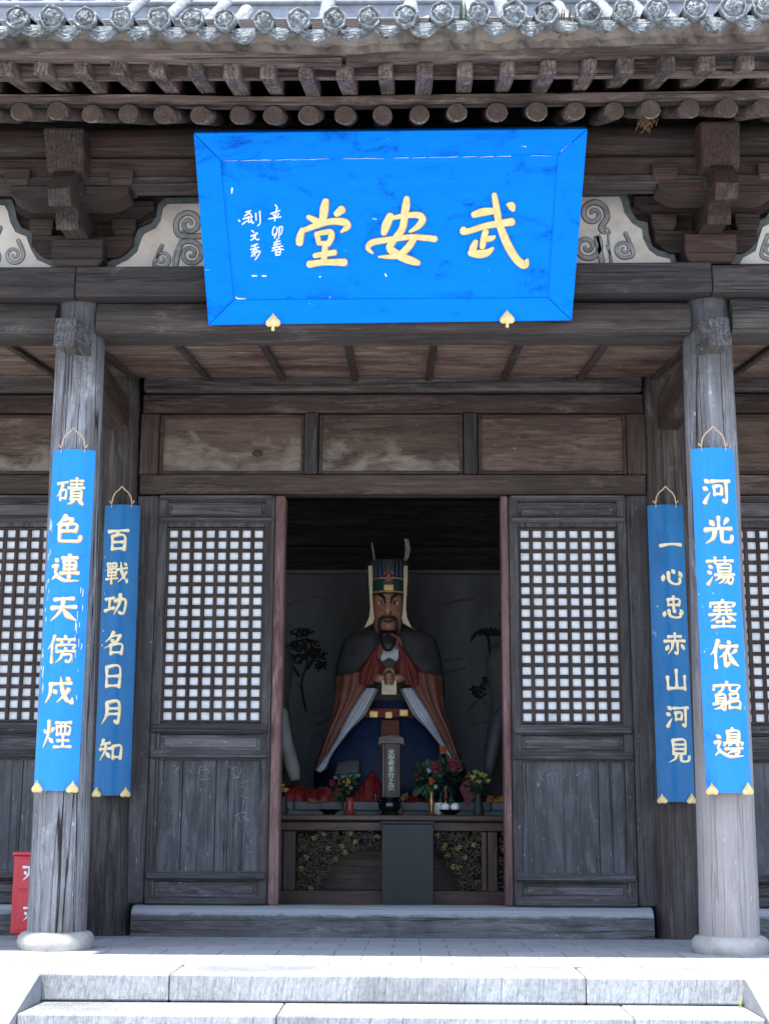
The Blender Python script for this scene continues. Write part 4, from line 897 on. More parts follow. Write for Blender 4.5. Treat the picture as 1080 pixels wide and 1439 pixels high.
m = MB(); m.box(xp(536, 1200, 2.12), xp(609, 1200, 2.12), 2.12, 2.29, -.05, zy(1158, 2.12), .006, 2); obj('body', m, GB, bx)
m = MB(); m.box(xp(534, 1200, 2.12), xp(611, 1200, 2.12), 2.11, 2.295, zy(1158, 2.12)+.001, zy(1154, 2.12), .004); obj('lid', m, GB, bx)

# ------------------------------------------------------------------ seated statue
YS = 3.5
SK = 178.
SKIN = plain('painted_statue_skin', (.29, .10, .07), .45, .2, 7, .03, c2=(.40, .23, .14))
ROBE = plain('deep_blue_robe_paint', (.004, .014, .05), .6, .5, 6, .05)
CAPE = plain('dark_brown_cape_paint', (.055, .052, .055), .7, .35, 7, .08)
REDR = plain('dark_red_sleeve_paint', (.16, .028, .022), .6, .3, 8, .05)
RUST = plain('rust_sleeve_paint', (.15, .055, .035), .6, .35, 8, .05)
LIN = plain('pale_lining_paint', (.42, .45, .50), .6, .15, 10, .03)
BLKH = plain('black_hair_paint', (.012, .011, .012), .45, .3, 20, .05)
HATM = plain('dark_blue_hat_paint', (.020, .028, .05), .45, .4, 18, .05)
GRNB = plain('dark_green_band_paint', (.015, .06, .055), .45, .2, 18, .03)
GILT = plain('old_gilt', (.55, .38, .13), .4, .2, 30, .05, metal=.3)
CRM = plain('cream_ribbon_paint', (.62, .52, .38), .6, .15, 20, .03)
st = thing('seated_statue', 'painted seated statue of a bearded official in tall black hat and blue robe', 'statue', (0, YS, PLZ))
def S(x, y, d=0): return at(x, y, YS+d)
def ell(y, cxp, hw, dep, dc=0, n=36, pw=1, pl=0, pk=9):     # ring at picture height y
    c = S(cxp, y, 0); R = []
    for i in range(n):
        a = 2*PI*i/n; w_ = 1+pl*math.sin(pk*a)
        R.append((c.x+hw/SK*math.cos(a)*w_, YS+dc+dep*math.sin(a)*w_, c.z))
    return R
m = MB(); m.rings([ell(1128, 547, 100, .40, .0, pl=.035, pk=17), ell(1105, 547, 104, .42, .0, pl=.035, pk=17), ell(1080, 547, 104, .42, .0, pl=.03, pk=17), ell(1055, 547, 97, .39, .0, pl=.03, pk=17), ell(1030, 547, 82, .33, .02, pl=.03, pk=17), ell(1008, 547, 62, .27, .05, pl=.02, pk=17), ell(985, 547, 48, .22, .08), ell(950, 547, 50, .20, .1), ell(920, 546, 40, .16, .12)])
obj('robe', m, ROBE, st, smooth='all')
m = MB(); m.rings([ell(1004, 547, 70, .20, .14, pl=.03, pk=15), ell(985, 547, 76, .24, .09, pl=.03, pk=15), ell(965, 547, 77, .28, .05, pl=.025, pk=15), ell(945, 547, 75.5, .29, .03, pl=.02, pk=15), ell(928, 547, 72.5, .27, .04, pl=.015, pk=15), ell(910, 547, 69, .235, .06, pl=.01, pk=15), ell(898, 547, 65, .20, .07), ell(891, 547, 58, .17, .08), ell(885, 547, 45, .14, .09), ell(880, 547, 28, .115, .10), ell(874, 546, 15, .10, .10)]); obj('cape', m, CAPE, st, smooth='all')
def strip3(outer, inner, d0, d1, nz=16, na=12, pleat=.012, th=.04):   # draped cloth between two outlines
    so, si = spline(outer, 5), spline(inner, 5); n = 24
    def smp(Sx, t): q = t*(len(Sx)-1); i = min(int(q), len(Sx)-2); f_ = q-i; return tuple(Sx[i][k]+(Sx[i+1][k]-Sx[i][k])*f_ for k in range(2))
    R = []
    for i in range(n+1):
        t = i/n; o, q = smp(so, t), smp(si, t); F, B = [], []
        for j in range(na+1):
            u = j/na; x, y = o[0]+(q[0]-o[0])*u, o[1]+(q[1]-o[1])*u; d = d0+(d1-d0)*t-.09*math.sin(PI*u)+pleat*math.sin(u*PI*7)
            F.append(S(x, y, d)); B.append(S(x, y, d0+(d1-d0)*t+th))
        R.append(F+B[::-1])
    mb = MB(); mb.rings(R); return mb
for s in (1, -1):
    mx_ = (lambda x: x) if s == 1 else (lambda x: 1093-x)
    T = lambda L: [(mx_(x), y) for x, y in L]
    obj('sleeve', strip3(T([(472, 950), (471, 972), (468, 1000), (456, 1032), (446, 1066), (440, 1082)]), T([(526, 940), (520, 962), (506, 982), (488, 1010), (468, 1046), (452, 1082)]), -.22, -.36, pleat=.02), RUST, st, smooth='all')
    obj('sleeve_lining', strip3(T([(512, 966), (499, 985), (487, 1004), (473, 1036), (458, 1062), (446, 1076), (443, 1082)]), T([(532, 968), (522, 988), (512, 1006), (491, 1028), (468, 1058), (458, 1080), (450, 1086)]), -.25, -.40, pleat=.010), LIN, st, smooth='all')
    obj('cuff', strip3(T([(530, 905), (514, 928), (500, 946), (502, 962)]), T([(537, 902), (533, 922), (541, 940), (528, 962)]), -.20, -.30, pleat=.016, th=.08), REDR, st, smooth='all')
    # clasped hand with five fingers
    h = MB(); p0 = S(mx_(526), 953, -.37); p1 = S(mx_(541), 954, -.41)
    h.tube([p0, p0.lerp(p1, .5), p1], [.028, .034, .028], 10)
    for k in range(4):
        z = .03-k*.02; b = p1+Vector((0, -.02, z)); h.tube([b, b+Vector((s*.035, -.03, -.003)), b+Vector((s*(.065-.006*abs(k-1.5)), -.015, -.012))], [.0125, .0115, .009], 7)
    b = p1+Vector((-s*.01, -.02, .035)); h.tube([b, b+Vector((s*.02, -.03, .03)), b+Vector((s*.045, -.025, .035))], [.013, .012, .009], 7)
    obj('hand', h, SKIN, st, smooth='all')
    m = MB(); c = S(mx_(489), 1082, -.42); m.hexa([(c.x-.10, c.y-.1, c.z-.045), (c.x+.09, c.y-.1, c.z-.025), (c.x+.09, c.y+.3, c.z-.03), (c.x-.10, c.y+.3, c.z-.04), (c.x-.075, c.y-.06, c.z+.06), (c.x+.085, c.y-.06, c.z+.075), (c.x+.085, c.y+.3, c.z+.09), (c.x-.075, c.y+.3, c.z+.07)], .02, 2)
    b_ = obj('boot', m, CAPE, st, smooth=True)
    m = MB(); m.hexa([(c.x-.105, c.y-.12, c.z-.075), (c.x+.095, c.y-.12, c.z-.055), (c.x+.095, c.y+.3, c.z-.06), (c.x-.105, c.y+.3, c.z-.07), (c.x-.105, c.y-.12, c.z-.047), (c.x+.095, c.y-.12, c.z-.027), (c.x+.095, c.y+.3, c.z-.032), (c.x-.105, c.y+.3, c.z-.042)], .006); obj('sole', m, plain('pale_blue_sole', (.10, .17, .20), .6, .2, 9, 0), b_)
# white tablet held in the hands, collar, belt
m = MB(); a, b = S(536, 976, -.46), S(557, 956, -.43); m.hexa([(a.x, a.y, a.z), (b.x, a.y, a.z), (b.x, a.y+.015, a.z), (a.x, a.y+.015, a.z), (a.x, b.y, b.z), (b.x, b.y, b.z), (b.x, b.y+.015, b.z), (a.x, b.y+.015, b.z)], .003); obj('court_tablet', m, CRM, st)
def flat(pts, d, th, mat, name):
    d -= .06
    mb = MB(); F = [mb.v(S(x, y, d+(k if len(q) > 2 else 0))) for q in pts for x, y, k in [(q[0], q[1], q[2] if len(q) > 2 else 0)]]; B = [mb.v(v.co+Vector((0, th, 0))) for v in F]; n = len(F)
    mb.face(F); mb.face(B[::-1])
    for i in range(n): mb.face([F[i], B[i], B[(i+1) % n], F[(i+1) % n]])
    return obj(name, mb, mat, st)
flat([(545, 893), (560, 908), (559, 932), (532, 932)], -.175, .10, LIN, 'collar')
flat([(540, 890), (546, 894), (533, 925), (520, 925)], -.215, .08, REDR, 'red_lapel'); flat([(548, 889), (562, 896), (566, 908), (556, 912)], -.215, .12, REDR, 'red_lapel')
m = MB(); m.rings([ell(1011, 547, 64, .30, .03), ell(999, 547, 58, .285, .04)]); obj('belt', m, REDR, st, smooth=True)
for x, y, w_ in ((546, 1005, 5), (525, 1004, 6), (567, 1002, 6)):
    m = MB(); c = S(x, y, -.275); m.box(c.x-w_/SK, c.x+w_/SK, c.y-.02, c.y+.04, c.z-.026, c.z+.026, .006); obj('belt_plaque', m, GILT, st)
flat([(536, 1012), (560, 1012), (562, 1060, -.2), (534, 1060, -.2)], -.30, .06, RUST, 'front_sash')
# head
m = MB(); n = 40; HR = []; ys = [901, 897, 892, 886, 879, 872, 865, 858, 851, 844, 837, 830, 822]
hwv = [5, 11, 15.5, 18.5, 20.5, 21.8, 22.5, 22.8, 22.6, 22, 21, 20, 18]
for y, hw in zip(ys, hwv):
    c = S(545, y); R = []
    for i in range(n):
        a = 2*PI*i/n; x = hw/SK*math.cos(a); fr_ = math.sin(a); d = .125*fr_*(hw/22.8)**.6
        if fr_ < 0:
            xx = x*SK; nose = .042*math.exp(-(xx/3.4)**2)*(math.exp(-((y-864)/4.5)**2)+.62*math.exp(-((y-853)/8)**2))
            brow = .012*math.exp(-((abs(xx)-9)/6)**2)*math.exp(-((y-840)/3)**2); eye = -.012*math.exp(-((abs(xx)-9.5)/4.5)**2)*math.exp(-((y-847)/3.5)**2)
            chk = .012*math.exp(-((abs(xx)-12)/5)**2)*math.exp(-((y-862)/6)**2); lip = .012*math.exp(-(xx/6)**2)*math.exp(-((y-876)/3)**2); chin = .02*math.exp(-(xx/7)**2)*math.exp(-((y-888)/5)**2)
            d -= nose+brow+eye+chk+lip+chin
        R.append((c.x+x, YS-.10+d, c.z))
    HR.append(R)
m.rings(HR); hd = obj('head', m, SKIN, st, smooth='all')
DF = -.10-.125
def bit(name, pts, d, r, mat, n=7): mb = MB(); mb.tube([S(x, y, d+(q[2] if len(q) > 2 else 0)) for q in pts for x, y in [q[:2]]], r, n); obj(name, mb, mat, hd, smooth='all')
for s in (-1, 1):
    X = lambda x: 545+s*x
    bit('eyebrow', [(X(4), 848, .0), (X(5.5), 840, .005), (X(10), 836, .015), (X(17), 834, .05)], DF-.012, [.006, .011, .011, .006], BLKH)
    mb = MB(); p = S(X(9.5), 848, DF+.022); mb.ball(p, .019, 12, 8, (1.5, .5, .8)); obj('eye', mb, LIN, hd, smooth='all')
    mb = MB(); p = S(X(9), 848, DF+.012); mb.ball(p, .011, 10, 6, (1, .5, 1)); obj('pupil', mb, BLKH, hd, smooth='all')
    bit('eyelid', [(X(4.5), 849, .012), (X(9), 844.6, 0), (X(15), 846, .03)], DF+.012, .0055, BLKH)
    bit('eyelid', [(X(5), 849.5, .014), (X(9.5), 852, .004), (X(15), 848.5, .03)], DF+.012, .004, BLKH)
    bit('cheek_line', [(X(5), 852, .004), (X(8), 860, .0), (X(11), 866, .008)], DF+.012, .003, REDR)
    bit('nostril_line', [(X(1.5), 864, -.03), (X(4), 862, -.012), (X(4.5), 858, .0)], DF, .004, REDR)
    bit('moustache', [(X(.5), 867.5, -.035), (X(7), 867, -.02), (X(11), 870, -.01), (X(12.5), 880, .0), (X(10.5), 890, 0)], DF-.005, [.008, .013, .013, .012, .012], BLKH)
    mb = MB(); mb.ball(S(X(23), 856, -.09), .05, 10, 8, (.35, .6, 1)); obj('ear', mb, SKIN, hd, smooth='all')
    # cream hat ribbon falling to the shoulder, and feather wing
    mb = MB(); Rb = []
    for x, y, w_, d in ((25, 795, 4.5, -.20), (24.5, 815, 4.5, -.21), (24, 835, 3.4, -.21), (23, 855, 3.4, -.21), (23, 868, 6, -.21), (27, 878, 10, -.20), (37, 883, 13, -.15)):
        dx = w_ if x < 30 else w_*.55
        a, b = S(X(x-dx*.6), y-(3 if x > 26 else 0), d), S(X(x+dx*.6), y+(4 if x > 26 else 0), d); Rb.append([a, b, b+Vector((0, .03, 0)), a+Vector((0, .03, 0))])
    mb.rings(Rb); obj('hat_ribbon', mb, CRM, st, smooth=True)
bit('lips', [(538, 872, .005), (545, 874, -.008), (552, 872, .005)], DF-.012, [.006, .012, .006], REDR)
m = MB(); m.rings([[S(545+dx*k, y, DF-.03-q+.01*abs(dx)) for dx in (-1, -.5, 0, .5, 1)]+[S(545+dx*k, y, DF+.05) for dx in (1, 0, -1)] for y, k, q in ((886, 11, .0), (890, 12.5, .02), (897, 12, .03), (904, 10.5, .045), (910, 8, .05), (915, 4, .045))]); obj('beard', m, BLKH, hd, smooth='all')
ht = MB(); ht.rings([ell(841, 546, 23.5, .165, -.09), ell(838, 546, 24.5, .17, -.09), ell(820, 546, 25, .17, -.09), ell(818, 546, 23.5, .16, -.09), ell(806, 546, 24, .16, -.09, pl=.03, pk=18), ell(794, 546, 25.5, .165, -.09, pl=.03, pk=18), ell(792, 546, 24, .15, -.09)]); hat = obj('hat', ht, HATM, st, smooth=True)
m = MB(); m.rings([ell(837, 546, 25.2, .177, -.09), ell(822, 546, 25.8, .178, -.09)]); obj('hat_band', m, GRNB, hat, smooth=True)
for yy in (819.5, 838): m = MB(); rg_ = ell(yy, 546, 25.6, .176, -.09); m.tube(rg_+rg_[:1], .008, 6); obj('gilt_rim', m, GILT, hat, smooth='all')
HRB = plain('grey_blue_hat_rib', (.07, .085, .12), .5, .3, 30, 0)
for k in range(11):
    a = -PI/2+(k-5)*.25; c0 = S(546, 817); c1 = S(546, 793); m = MB(); m.tube([(c0.x+.136*math.cos(a), YS-.09+.166*math.sin(a), c0.z), (c1.x+.146*math.cos(a), YS-.09+.170*math.sin(a), c1.z)], .008, 6); obj('hat_rib', m, HRB, hat, smooth='all')
m = MB(); c = S(546, 826, -.275); m.box(c.x-7/SK, c.x+7/SK, c.y-.01, c.y+.03, c.z-.026, c.z+.026, .005); obj('hat_badge', m, GILT, hat)
m = MB()
for i in range(9):
    a = -PI/2+(i-4)*.28; c = S(546, 815); m.ball((c.x+.125*math.cos(a), YS-.09+.165*math.sin(a), c.z+.012*(i % 2)), .016, 8, 6)
obj('hat_beads', m, plain('blue_bead', (.03, .09, .25), .35, .3, 40, 0), hat, smooth='all')
m = MB(); c = S(546, 810, -.27)
m.ball(c+Vector((0, 0, .01)), .022, 10, 8, (.8, .6, 1.2)); m.ball(c+Vector((0, 0, -.022)), .026, 10, 8, (1.3, .6, .6)); m.tube([c+Vector((.034*math.cos(a), .0, .012+.036*math.sin(a))) for a in [j*.3 for j in range(12)]], .006, 6); obj('hat_crest', m, plain('pink_crest_paint', (.42, .12, .11), .5, .3, 30, 0), hat, smooth='all')
for pts in ([(527, 794), (525, 782), (523.5, 770), (522, 762)], [(566, 794), (571, 783), (573, 772), (571, 758), (568, 757)]):
    m = MB(); Rf = []
    wv_ = [1, 1.4, 1.4, .6] if len(pts) == 4 else [1.5, 3, 3.4, 3, 1]
    for (x, y), w_ in zip(pts, wv_): a, b = S(x-w_, y, -.05), S(x+w_, y, -.05); Rf.append([a, b, b+Vector((0, .006, 0)), a+Vector((0, .006, 0))])
    m.rings(Rf); obj('hat_feather', m, plain('grey_feather', (.30, .31, .33), .6, .3, 40, 0), hat)

# attendants at either side of the main statue, mostly behind the door jambs
def attendant(xc, flip, label):
    o = thing('attendant_statue', label, 'statue', (xp(xc, 1100, 3.2), 3.2, PLZ), 'attendant statues')
    c = xp(xc, 1000, 3.2)
    def ring(z, hw, dp, dx=0): return [(c+dx+hw*math.cos(2*PI*i/24), 3.3+dp*math.sin(2*PI*i/24)*(1+.04*math.sin(i*2.2)), z) for i in range(24)]
    m = MB(); m.rings([ring(PLZ, .24, .2), ring(PLZ+.4, .22, .18), ring(PLZ+.75, .17, .14), ring(PLZ+1.05, .21, .14), ring(PLZ+1.2, .15, .1), ring(PLZ+1.24, .06, .06)]); obj('robe', m, CAPE, o, smooth='all')
    m = MB(); m.lathe([(.02, 0), (.065, .03), (.085, .11), (.085, .17), (.06, .23), (.02, .25)], (c, 3.28, PLZ+1.23), 18); h = obj('head', m, SKIN, o, smooth='all')
    m = MB(); m.ball((c, 3.19, PLZ+1.33), .016, 8, 6, (.8, 1, 1.3)); obj('nose', m, SKIN, h, smooth='all')
    m = MB(); m.lathe([(.095, 0), (.1, .03), (.08, .1), (.03, .13)], (c, 3.28, PLZ+1.4), 18); obj('hat', m, HATM, o, smooth='all')
    return o, c
o, c = attendant(372, 1, 'standing attendant statue half hidden behind the left red jamb, only a drooping pale sleeve showing')
m = MB(); m.tube([at(372, 985, 3.05), at(394, 1005, 2.98), at(402, 1045, 2.95), at(411, 1080, 2.93), at(415, 1097, 2.92)], [.06, .06, .05, .055, .035], 14); obj('sleeve', m, plain('grey_sleeve_paint', (.22, .215, .20), .6, .25, 6, .05), o, smooth='all')
o, c = attendant(722, -1, 'standing attendant statue half hidden behind the right red jamb, dark grey sleeve showing')
m = MB(); m.tube([at(722, 985, 3.05), at(700, 1010, 2.98), at(694, 1045, 2.95), at(688, 1075, 2.93), at(686, 1092, 2.92)], [.06, .05, .05, .05, .03], 14); obj('sleeve', m, plain('dark_sleeve_paint', (.05, .05, .053), .6, .25, 6, .05), o, smooth='all')

# ------------------------------------------------------------------ things on the altar
YT2 = 2.62
def T2(x, y, Y=YT2): return at(x, y, Y)
ALT = tz
# spirit tablet
sp = thing('spirit_tablet', 'tall dark spirit tablet with seven pale characters behind the incense burner', 'tablet', (T2(549, 1100).x, YT2+.12, ALT))
x0, x1 = xp(536.5, 1090, YT2+.1), xp(562, 1090, YT2+.1); ya = YT2+.1
m = MB(); m.box(x0-.02, x1+.02, ya-.05, ya+.1, ALT, ALT+.06, .006); m.box(x0-.005, x1+.005, ya-.03, ya+.08, ALT+.061, ALT+.12, .006); obj('foot', m, LAC['X'], sp)
ztop = zy(1045, ya); zb0 = ALT+.121
m = MB(); m.box(x0, x0+.022, ya-.012, ya+.03, zb0, ztop, .004); m.box(x1-.022, x1, ya-.012, ya+.03, zb0, ztop, .004); obj('side_frame', m, LAC['Z'], sp)
m = MB(); m.box(x0+.0225, x1-.0225, ya, ya+.025, zb0, ztop, 0); obj('face_board', m, plain('dark_tablet_lacquer', (.02, .012, .012), .4, .3, 10, .02), sp)
m = MB(); m.prism([(x0-.03, ztop-.01), (x0-.02, ztop+.045), ((x0+x1)/2, ztop+.06), (x1+.02, ztop+.045), (x1+.03, ztop-.01), (x1, ztop+.001), (x0, ztop+.001)], ya-.02, ya+.04); obj('crown', m, LAC['X'], sp)
SIL = plain('silver_lettering', (.55, .53, .50), .5, .15, 30, 0)
cxm = (x0+x1)/2
for ch, y in zip('武安君李牧之位', (1057, 1065.5, 1073.5, 1081.5, 1090, 1098, 1106.5)):
    mb = glyph(ch, lambda u, v, h: Vector((cxm+u, ya-h-.001, v)), 0, 0, .001, 8)
    mb.bm.free(); zc = zy(y, ya)
    mb = glyph(ch, lambda u, v, h: Vector((cxm+u, ya-h, zc-v)), 0, 0, .042, 11, .002, -.001); obj('character', mb, SIL, sp)
# incense burner
ib = thing('incense_burner', 'small glossy dark round incense burner before the spirit tablet', 'incense burner', T2(547, 1141, 2.48))
DKM = plain('dark_polished_metal', (.05, .055, .065), .15, .2, 20, .02, metal=.9)
c = T2(547, 1141, 2.48); c.z = ALT
m = MB(); m.lathe([(.03, .015), (.055, .02), (.075, .045), (.08, .07), (.072, .092), (.062, .10), (.078, .112), (.08, .12), (.07, .121), (.06, .105), (.02, .10)], c, 28); obj('bowl', m, DKM, ib, smooth=True)
for s in (-1, 1): m = MB(); m.tube([c+Vector((s*.07, 0, .09)), c+Vector((s*.1, 0, .10)), c+Vector((s*.1, 0, .135)), c+Vector((s*.09, 0, .15))], .009, 8); obj('handle', m, DKM, ib, smooth='all')
for k in range(3): m = MB(); a = k*2.09+.5; m.tube([c+Vector((.05*math.cos(a), .05*math.sin(a), .028)), c+Vector((.058*math.cos(a), .058*math.sin(a), .0))], [.012, .009], 8); obj('foot', m, DKM, ib)
# dishes
WHT = plain('white_glaze', (.7, .72, .74), .25, .05, 20, 0)
def dish(x, y, w_, name, label, Y=2.47):
    p = T2(x, y, Y); p.z = ALT; o = thing(name, label, 'dish', p)
    r = w_/2/200; m = MB(); m.lathe([(r*.5, .0), (r*.55, .008), (r, .032), (r*1.02, .036), (r*.95, .034), (r*.5, .014), (.01, .012)], p, 26); obj('dish_body', m, DKM, o, smooth=True); return o, p
o, p = dish(463, 1141, 31, 'offering_dish', 'empty dark shallow dish on altar left of the red vase')
o, p = dish(632, 1141, 31, 'offering_dish', 'dark shallow dish on altar carrying two white balls')
for s, lb in ((-1, 'left'), (1, 'right')):
    b = MB(); b.ball((p.x+s*.034, p.y-.02, ALT+.055), .032, 14, 10, (1, 1, .9)); tag(obj('white_bun', b, WHT, None, smooth='all'), 'white round bun on dark altar dish, the %s one of two' % lb, 'bun', 'white buns on the dish')
# red vase with mixed flowers at left
LEAFG = plain('dark_artificial_leaf', (.018, .05, .02), .6, .4, 20, 0)
def leafy(mb, c, n, r, L, sz=(1, 1, 1)):
    for _ in range(n):
        d = Vector((random.gauss(0, 1)*sz[0], random.gauss(0, .7)*sz[1], random.gauss(0, 1)*sz[2])).normalized(); b = c+d*r*random.uniform(.2, 1); a = d.cross(Vector((random.random(), random.random(), 1))).normalized()*L*.28; e = b+d*L
        q = (b+e)/2; mb.face([mb.v(b), mb.v(q+a+Vector((0, -.006, 0))), mb.v(e), mb.v(q-a)])
def bloom(c, r, mat, o, name='bloom', n=16):
    mb = MB()
    for k in range(n):
        a = k*2.4; q = k/n; rr_ = r*(.25+.75*q); d = Vector((math.cos(a)*math.sin(.3+q*1.2), -math.cos(.3+q*1.2)*.9, math.sin(a)*math.sin(.3+q*1.2)))
        t1 = d.cross(Vector((.1, .9, .3))).normalized()*r*.45; t2 = d.cross(t1).normalized()*r*.45; b = c+d*rr_*.75
        mb.face([mb.v(c+d*rr_*.1), mb.v(b-t1*.9), mb.v(b-t1*.5+t2*.3+d*r*.25), mb.v(b+t1*.5+t2*.3+d*r*.25), mb.v(b+t1*.9)])
    mb.ball(c, r*.42, 8, 6); obj(name, mb, mat, o)
ROSE = plain('pink_red_petal', (.17, .02, .035), .6, .3, 25, 0); YEL = plain('yellow_petal', (.38, .27, .05), .6, .2, 25, 0); YGR = plain('yellow_green_petal', (.27, .30, .07), .6, .25, 25, 0); ORN = plain('orange_petal', (.30, .07, .025), .6, .3, 25, 0)
def vase(x, y, prof, mat, name, label, Y=2.5):
    p = T2(x, y, Y); p.z = ALT; o = thing(name, label, 'flower vase', p); m = MB(); m.lathe(prof, p, 22); obj('vase_body', m, mat, o, smooth=True); return o, p
REDV = plain('red_vase_glaze', (.22, .03, .03), .35, .15, 15, 0)
o, p = vase(491, 1141, [(.042, 0), (.045, .01), (.03, .03), (.026, .09), (.034, .115), (.036, .118), (.028, .116)], REDV, 'flower_vase', 'small red vase with yellow bloom and dark leaves left of burner')
m = MB(); leafy(m, p+Vector((-.05, 0, .17)), 70, .08, .05); leafy(m, p+Vector((.0, .0, .2)), 40, .05, .05); obj('leaves', m, LEAFG, o)
bloom(T2(487, 1098, 2.46), .034, YEL, o); bloom(T2(493, 1108, 2.46), .022, YGR, o)
for x, y in ((467, 1100), (474, 1110), (462, 1112), (478, 1098)): bloom(T2(x, y, 2.47), .028, ROSE, o)
BRS = plain('dull_brass', (.30, .20, .08), .35, .2, 20, 0, metal=.8)
o, p = vase(606, 1142, [(.032, 0), (.034, .008), (.014, .02), (.018, .06), (.024, .10), (.014, .13), (.022, .16), (.016, .158)], BRS, 'flower_vase', 'slim brass vase with large pink roses and green leaves on altar')
m = MB(); leafy(m, p+Vector((-.03, 0, .24)), 70, .09, .07, (.7, .6, 1.2)); leafy(m, p+Vector((.10, .05, .25)), 120, .15, .06); obj('leaves', m, LEAFG, o)
m = MB()
for x, y in ((613, 1078), (637, 1074), (622, 1053), (600, 1085)): m.tube([p+Vector((0, 0, .15)), (p+Vector((0, 0, .15))).lerp(T2(x, y, 2.52), .5)+Vector((0, 0, .02)), T2(x, y, 2.52)], .004, 5)
obj('stems', m, LEAFG, o)
for x, y, r, mt in ((613, 1078, .05, ROSE), (637, 1074, .055, ROSE), (622, 1053, .035, ORN), (606, 1097, .03, ORN), (586, 1091, .03, ROSE), (602, 1083, .02, LIN), (612, 1105, .018, LIN)): bloom(T2(x, y, 2.48), r, mt, o)
o, p = vase(672, 1142, [(.035, 0), (.04, .03), (.03, .08), (.026, .12), (.034, .15), (.028, .148)], GB, 'flower_vase', 'dark vase with yellow green blossoms by the right jamb')
m = MB(); leafy(m, p+Vector((0, 0, .2)), 60, .06, .05); obj('leaves', m, LEAFG, o)
for x, y in ((664, 1092), (672, 1099), (680, 1090), (668, 1085), (685, 1097), (676, 1088)): bloom(T2(x, y, 2.46), .025, YGR, o, n=10)
o, p = vase(397, 1141, [(.035, 0), (.04, .03), (.03, .08), (.026, .1), (.032, .12), (.028, .118)], GB, 'flower_vase', 'dark vase with a few yellow blossoms by the left jamb')
for x, y in ((397, 1104), (394, 1112), (402, 1110)): bloom(T2(x, y, 2.46), .025, YEL, o, n=10)
# candlestick and cup
p = T2(626, 1138, 2.56); p.z = ALT; o = thing('candlestick', 'thin gilt candlestick with red candle behind dish of white balls', 'candlestick', p)
m = MB(); m.lathe([(.03, 0), (.03, .008), (.008, .02), (.006, .10), (.016, .112), (.004, .114)], p, 16); obj('stand', m, BRS, o, smooth=True)
m = MB(); m.lathe([(.011, .114), (.011, .17), (.004, .172)], p, 12); obj('candle', m, REDR, o, smooth=True); m = MB(); m.ball(p+Vector((0, 0, .185)), .01, 8, 6, (.7, .7, 1.6)); obj('flame_bulb', m, GILT, o, smooth='all')
p = T2(615, 1132, 2.60); p.z = ALT; o = MB(); o.lathe([(.02, .0), (.025, .012), (.045, .06), (.047, .085), (.04, .083), (.02, .02)], p, 18); tag(obj('tea_cup', o, WHT, None, smooth=True), 'pale blue-white cup standing beside the brass vase', 'cup')
# red offering cloths on the plinth edge
def cloth(x0, x1, y0, y1, mat, name, label, Y=2.98, f=9, seed=1):
    random.seed(seed); mb = MB(); nu, nv = 44, 24; G = []
    from mathutils import noise as mn
    a, b = at(x0, y1, Y), at(x1, y0, Y); z0 = PLZ+.002
    for j in range(nv+1):
        row = []
        for i in range(nu+1):
            u, v = i/nu, j/nv; x = a.x+(b.x-a.x)*u; k = math.sin(PI*u)**.6*math.sin(PI*min(1, v*1.0))**.7
            h = (b.z-z0)*math.sin(PI*u)**.45*math.sin(PI*v)**.5*(.72+.28*math.sin(u*PI*(1.2+.2*seed)+seed))*(.88+.14*mn.noise(Vector((u*f*.4, v*2, seed*3.1))))-.030*(1-abs(mn.noise(Vector((u*f*.9+v*2, v*5-u*3, seed)))))**3*k+.010*mn.noise(Vector((u*f*2.6, v*9, seed)))
            row.append(mb.v((x+.02*mn.noise(Vector((v*5, u*3, seed))), Y+v*.20-.03+.03*mn.noise(Vector((u*f, v*3, seed+.5))), z0+max(0, h))))
        G.append(row)
    for r1, r2 in zip(G, G[1:]):
        for i in range(nu): mb.face([r1[i], r1[i+1], r2[i+1], r2[i]])
    return tag(obj(name, mb, mat, None, smooth='all'), label, 'cloth')
REDC = plain('red_satin', (.20, .016, .014), .4, .25, 6, 0); ORC = plain('orange_cloth', (.55, .22, .04), .55, .2, 8, 0)
cloth(396, 474, 1078, 1127, REDC, 'offering_cloth', 'long heap of red cloth on plinth at the left jamb', seed=2)
cloth(492, 541, 1074, 1127, REDC, 'offering_cloth', 'bunched red satin cloth between red vase and spirit tablet', f=14, seed=4)
cloth(566, 600, 1112, 1127, REDC, 'offering_cloth', 'low red cloth under the gold cloth right of spirit tablet', Y=2.97, seed=5)
cloth(561, 588, 1100, 1127, ORC, 'offering_cloth', 'crumpled gold cloth right of the spirit tablet', Y=3.1, seed=6)
cloth(684, 712, 1110, 1127, ORC, 'offering_cloth', 'gold cloth at the edge of the right jamb', seed=7)
random.seed(21)
mb = MB(); p = at(656, 1127, 2.96)
pts = [at(658, 1083, 3.02), at(671, 1112, 2.97), at(656, 1134, 2.94), at(645, 1108, 2.98)]
F = [mb.v(q) for q in pts]; B = [mb.v(q+Vector((0, .006, 0))) for q in pts]; mb.face(F); mb.face(B[::-1])
for i in range(4): mb.face([F[i], B[i], B[(i+1) % 4], F[(i+1) % 4]])
tag(obj('paper_charm', mb, REDC, None), 'red diamond shaped paper leaning beside the yellow green blossoms', 'paper charm')
for (x, lb) in ((446, 'orange paper triangle lying in front of the long red cloth'),):
    mb = MB(); pts = [at(433, 1121, 2.93), at(456, 1127, 2.93), at(433, 1127.5, 2.92)]; F = [mb.v(q) for q in pts]; B = [mb.v(q+Vector((0, .02, 0))) for q in pts]; mb.face(F); mb.face(B[::-1])
    for i in range(3): mb.face([F[i], B[i], B[(i+1) % 3], F[(i+1) % 3]])
    tag(obj('paper_pennant', mb, ORN, None), lb, 'pennant')

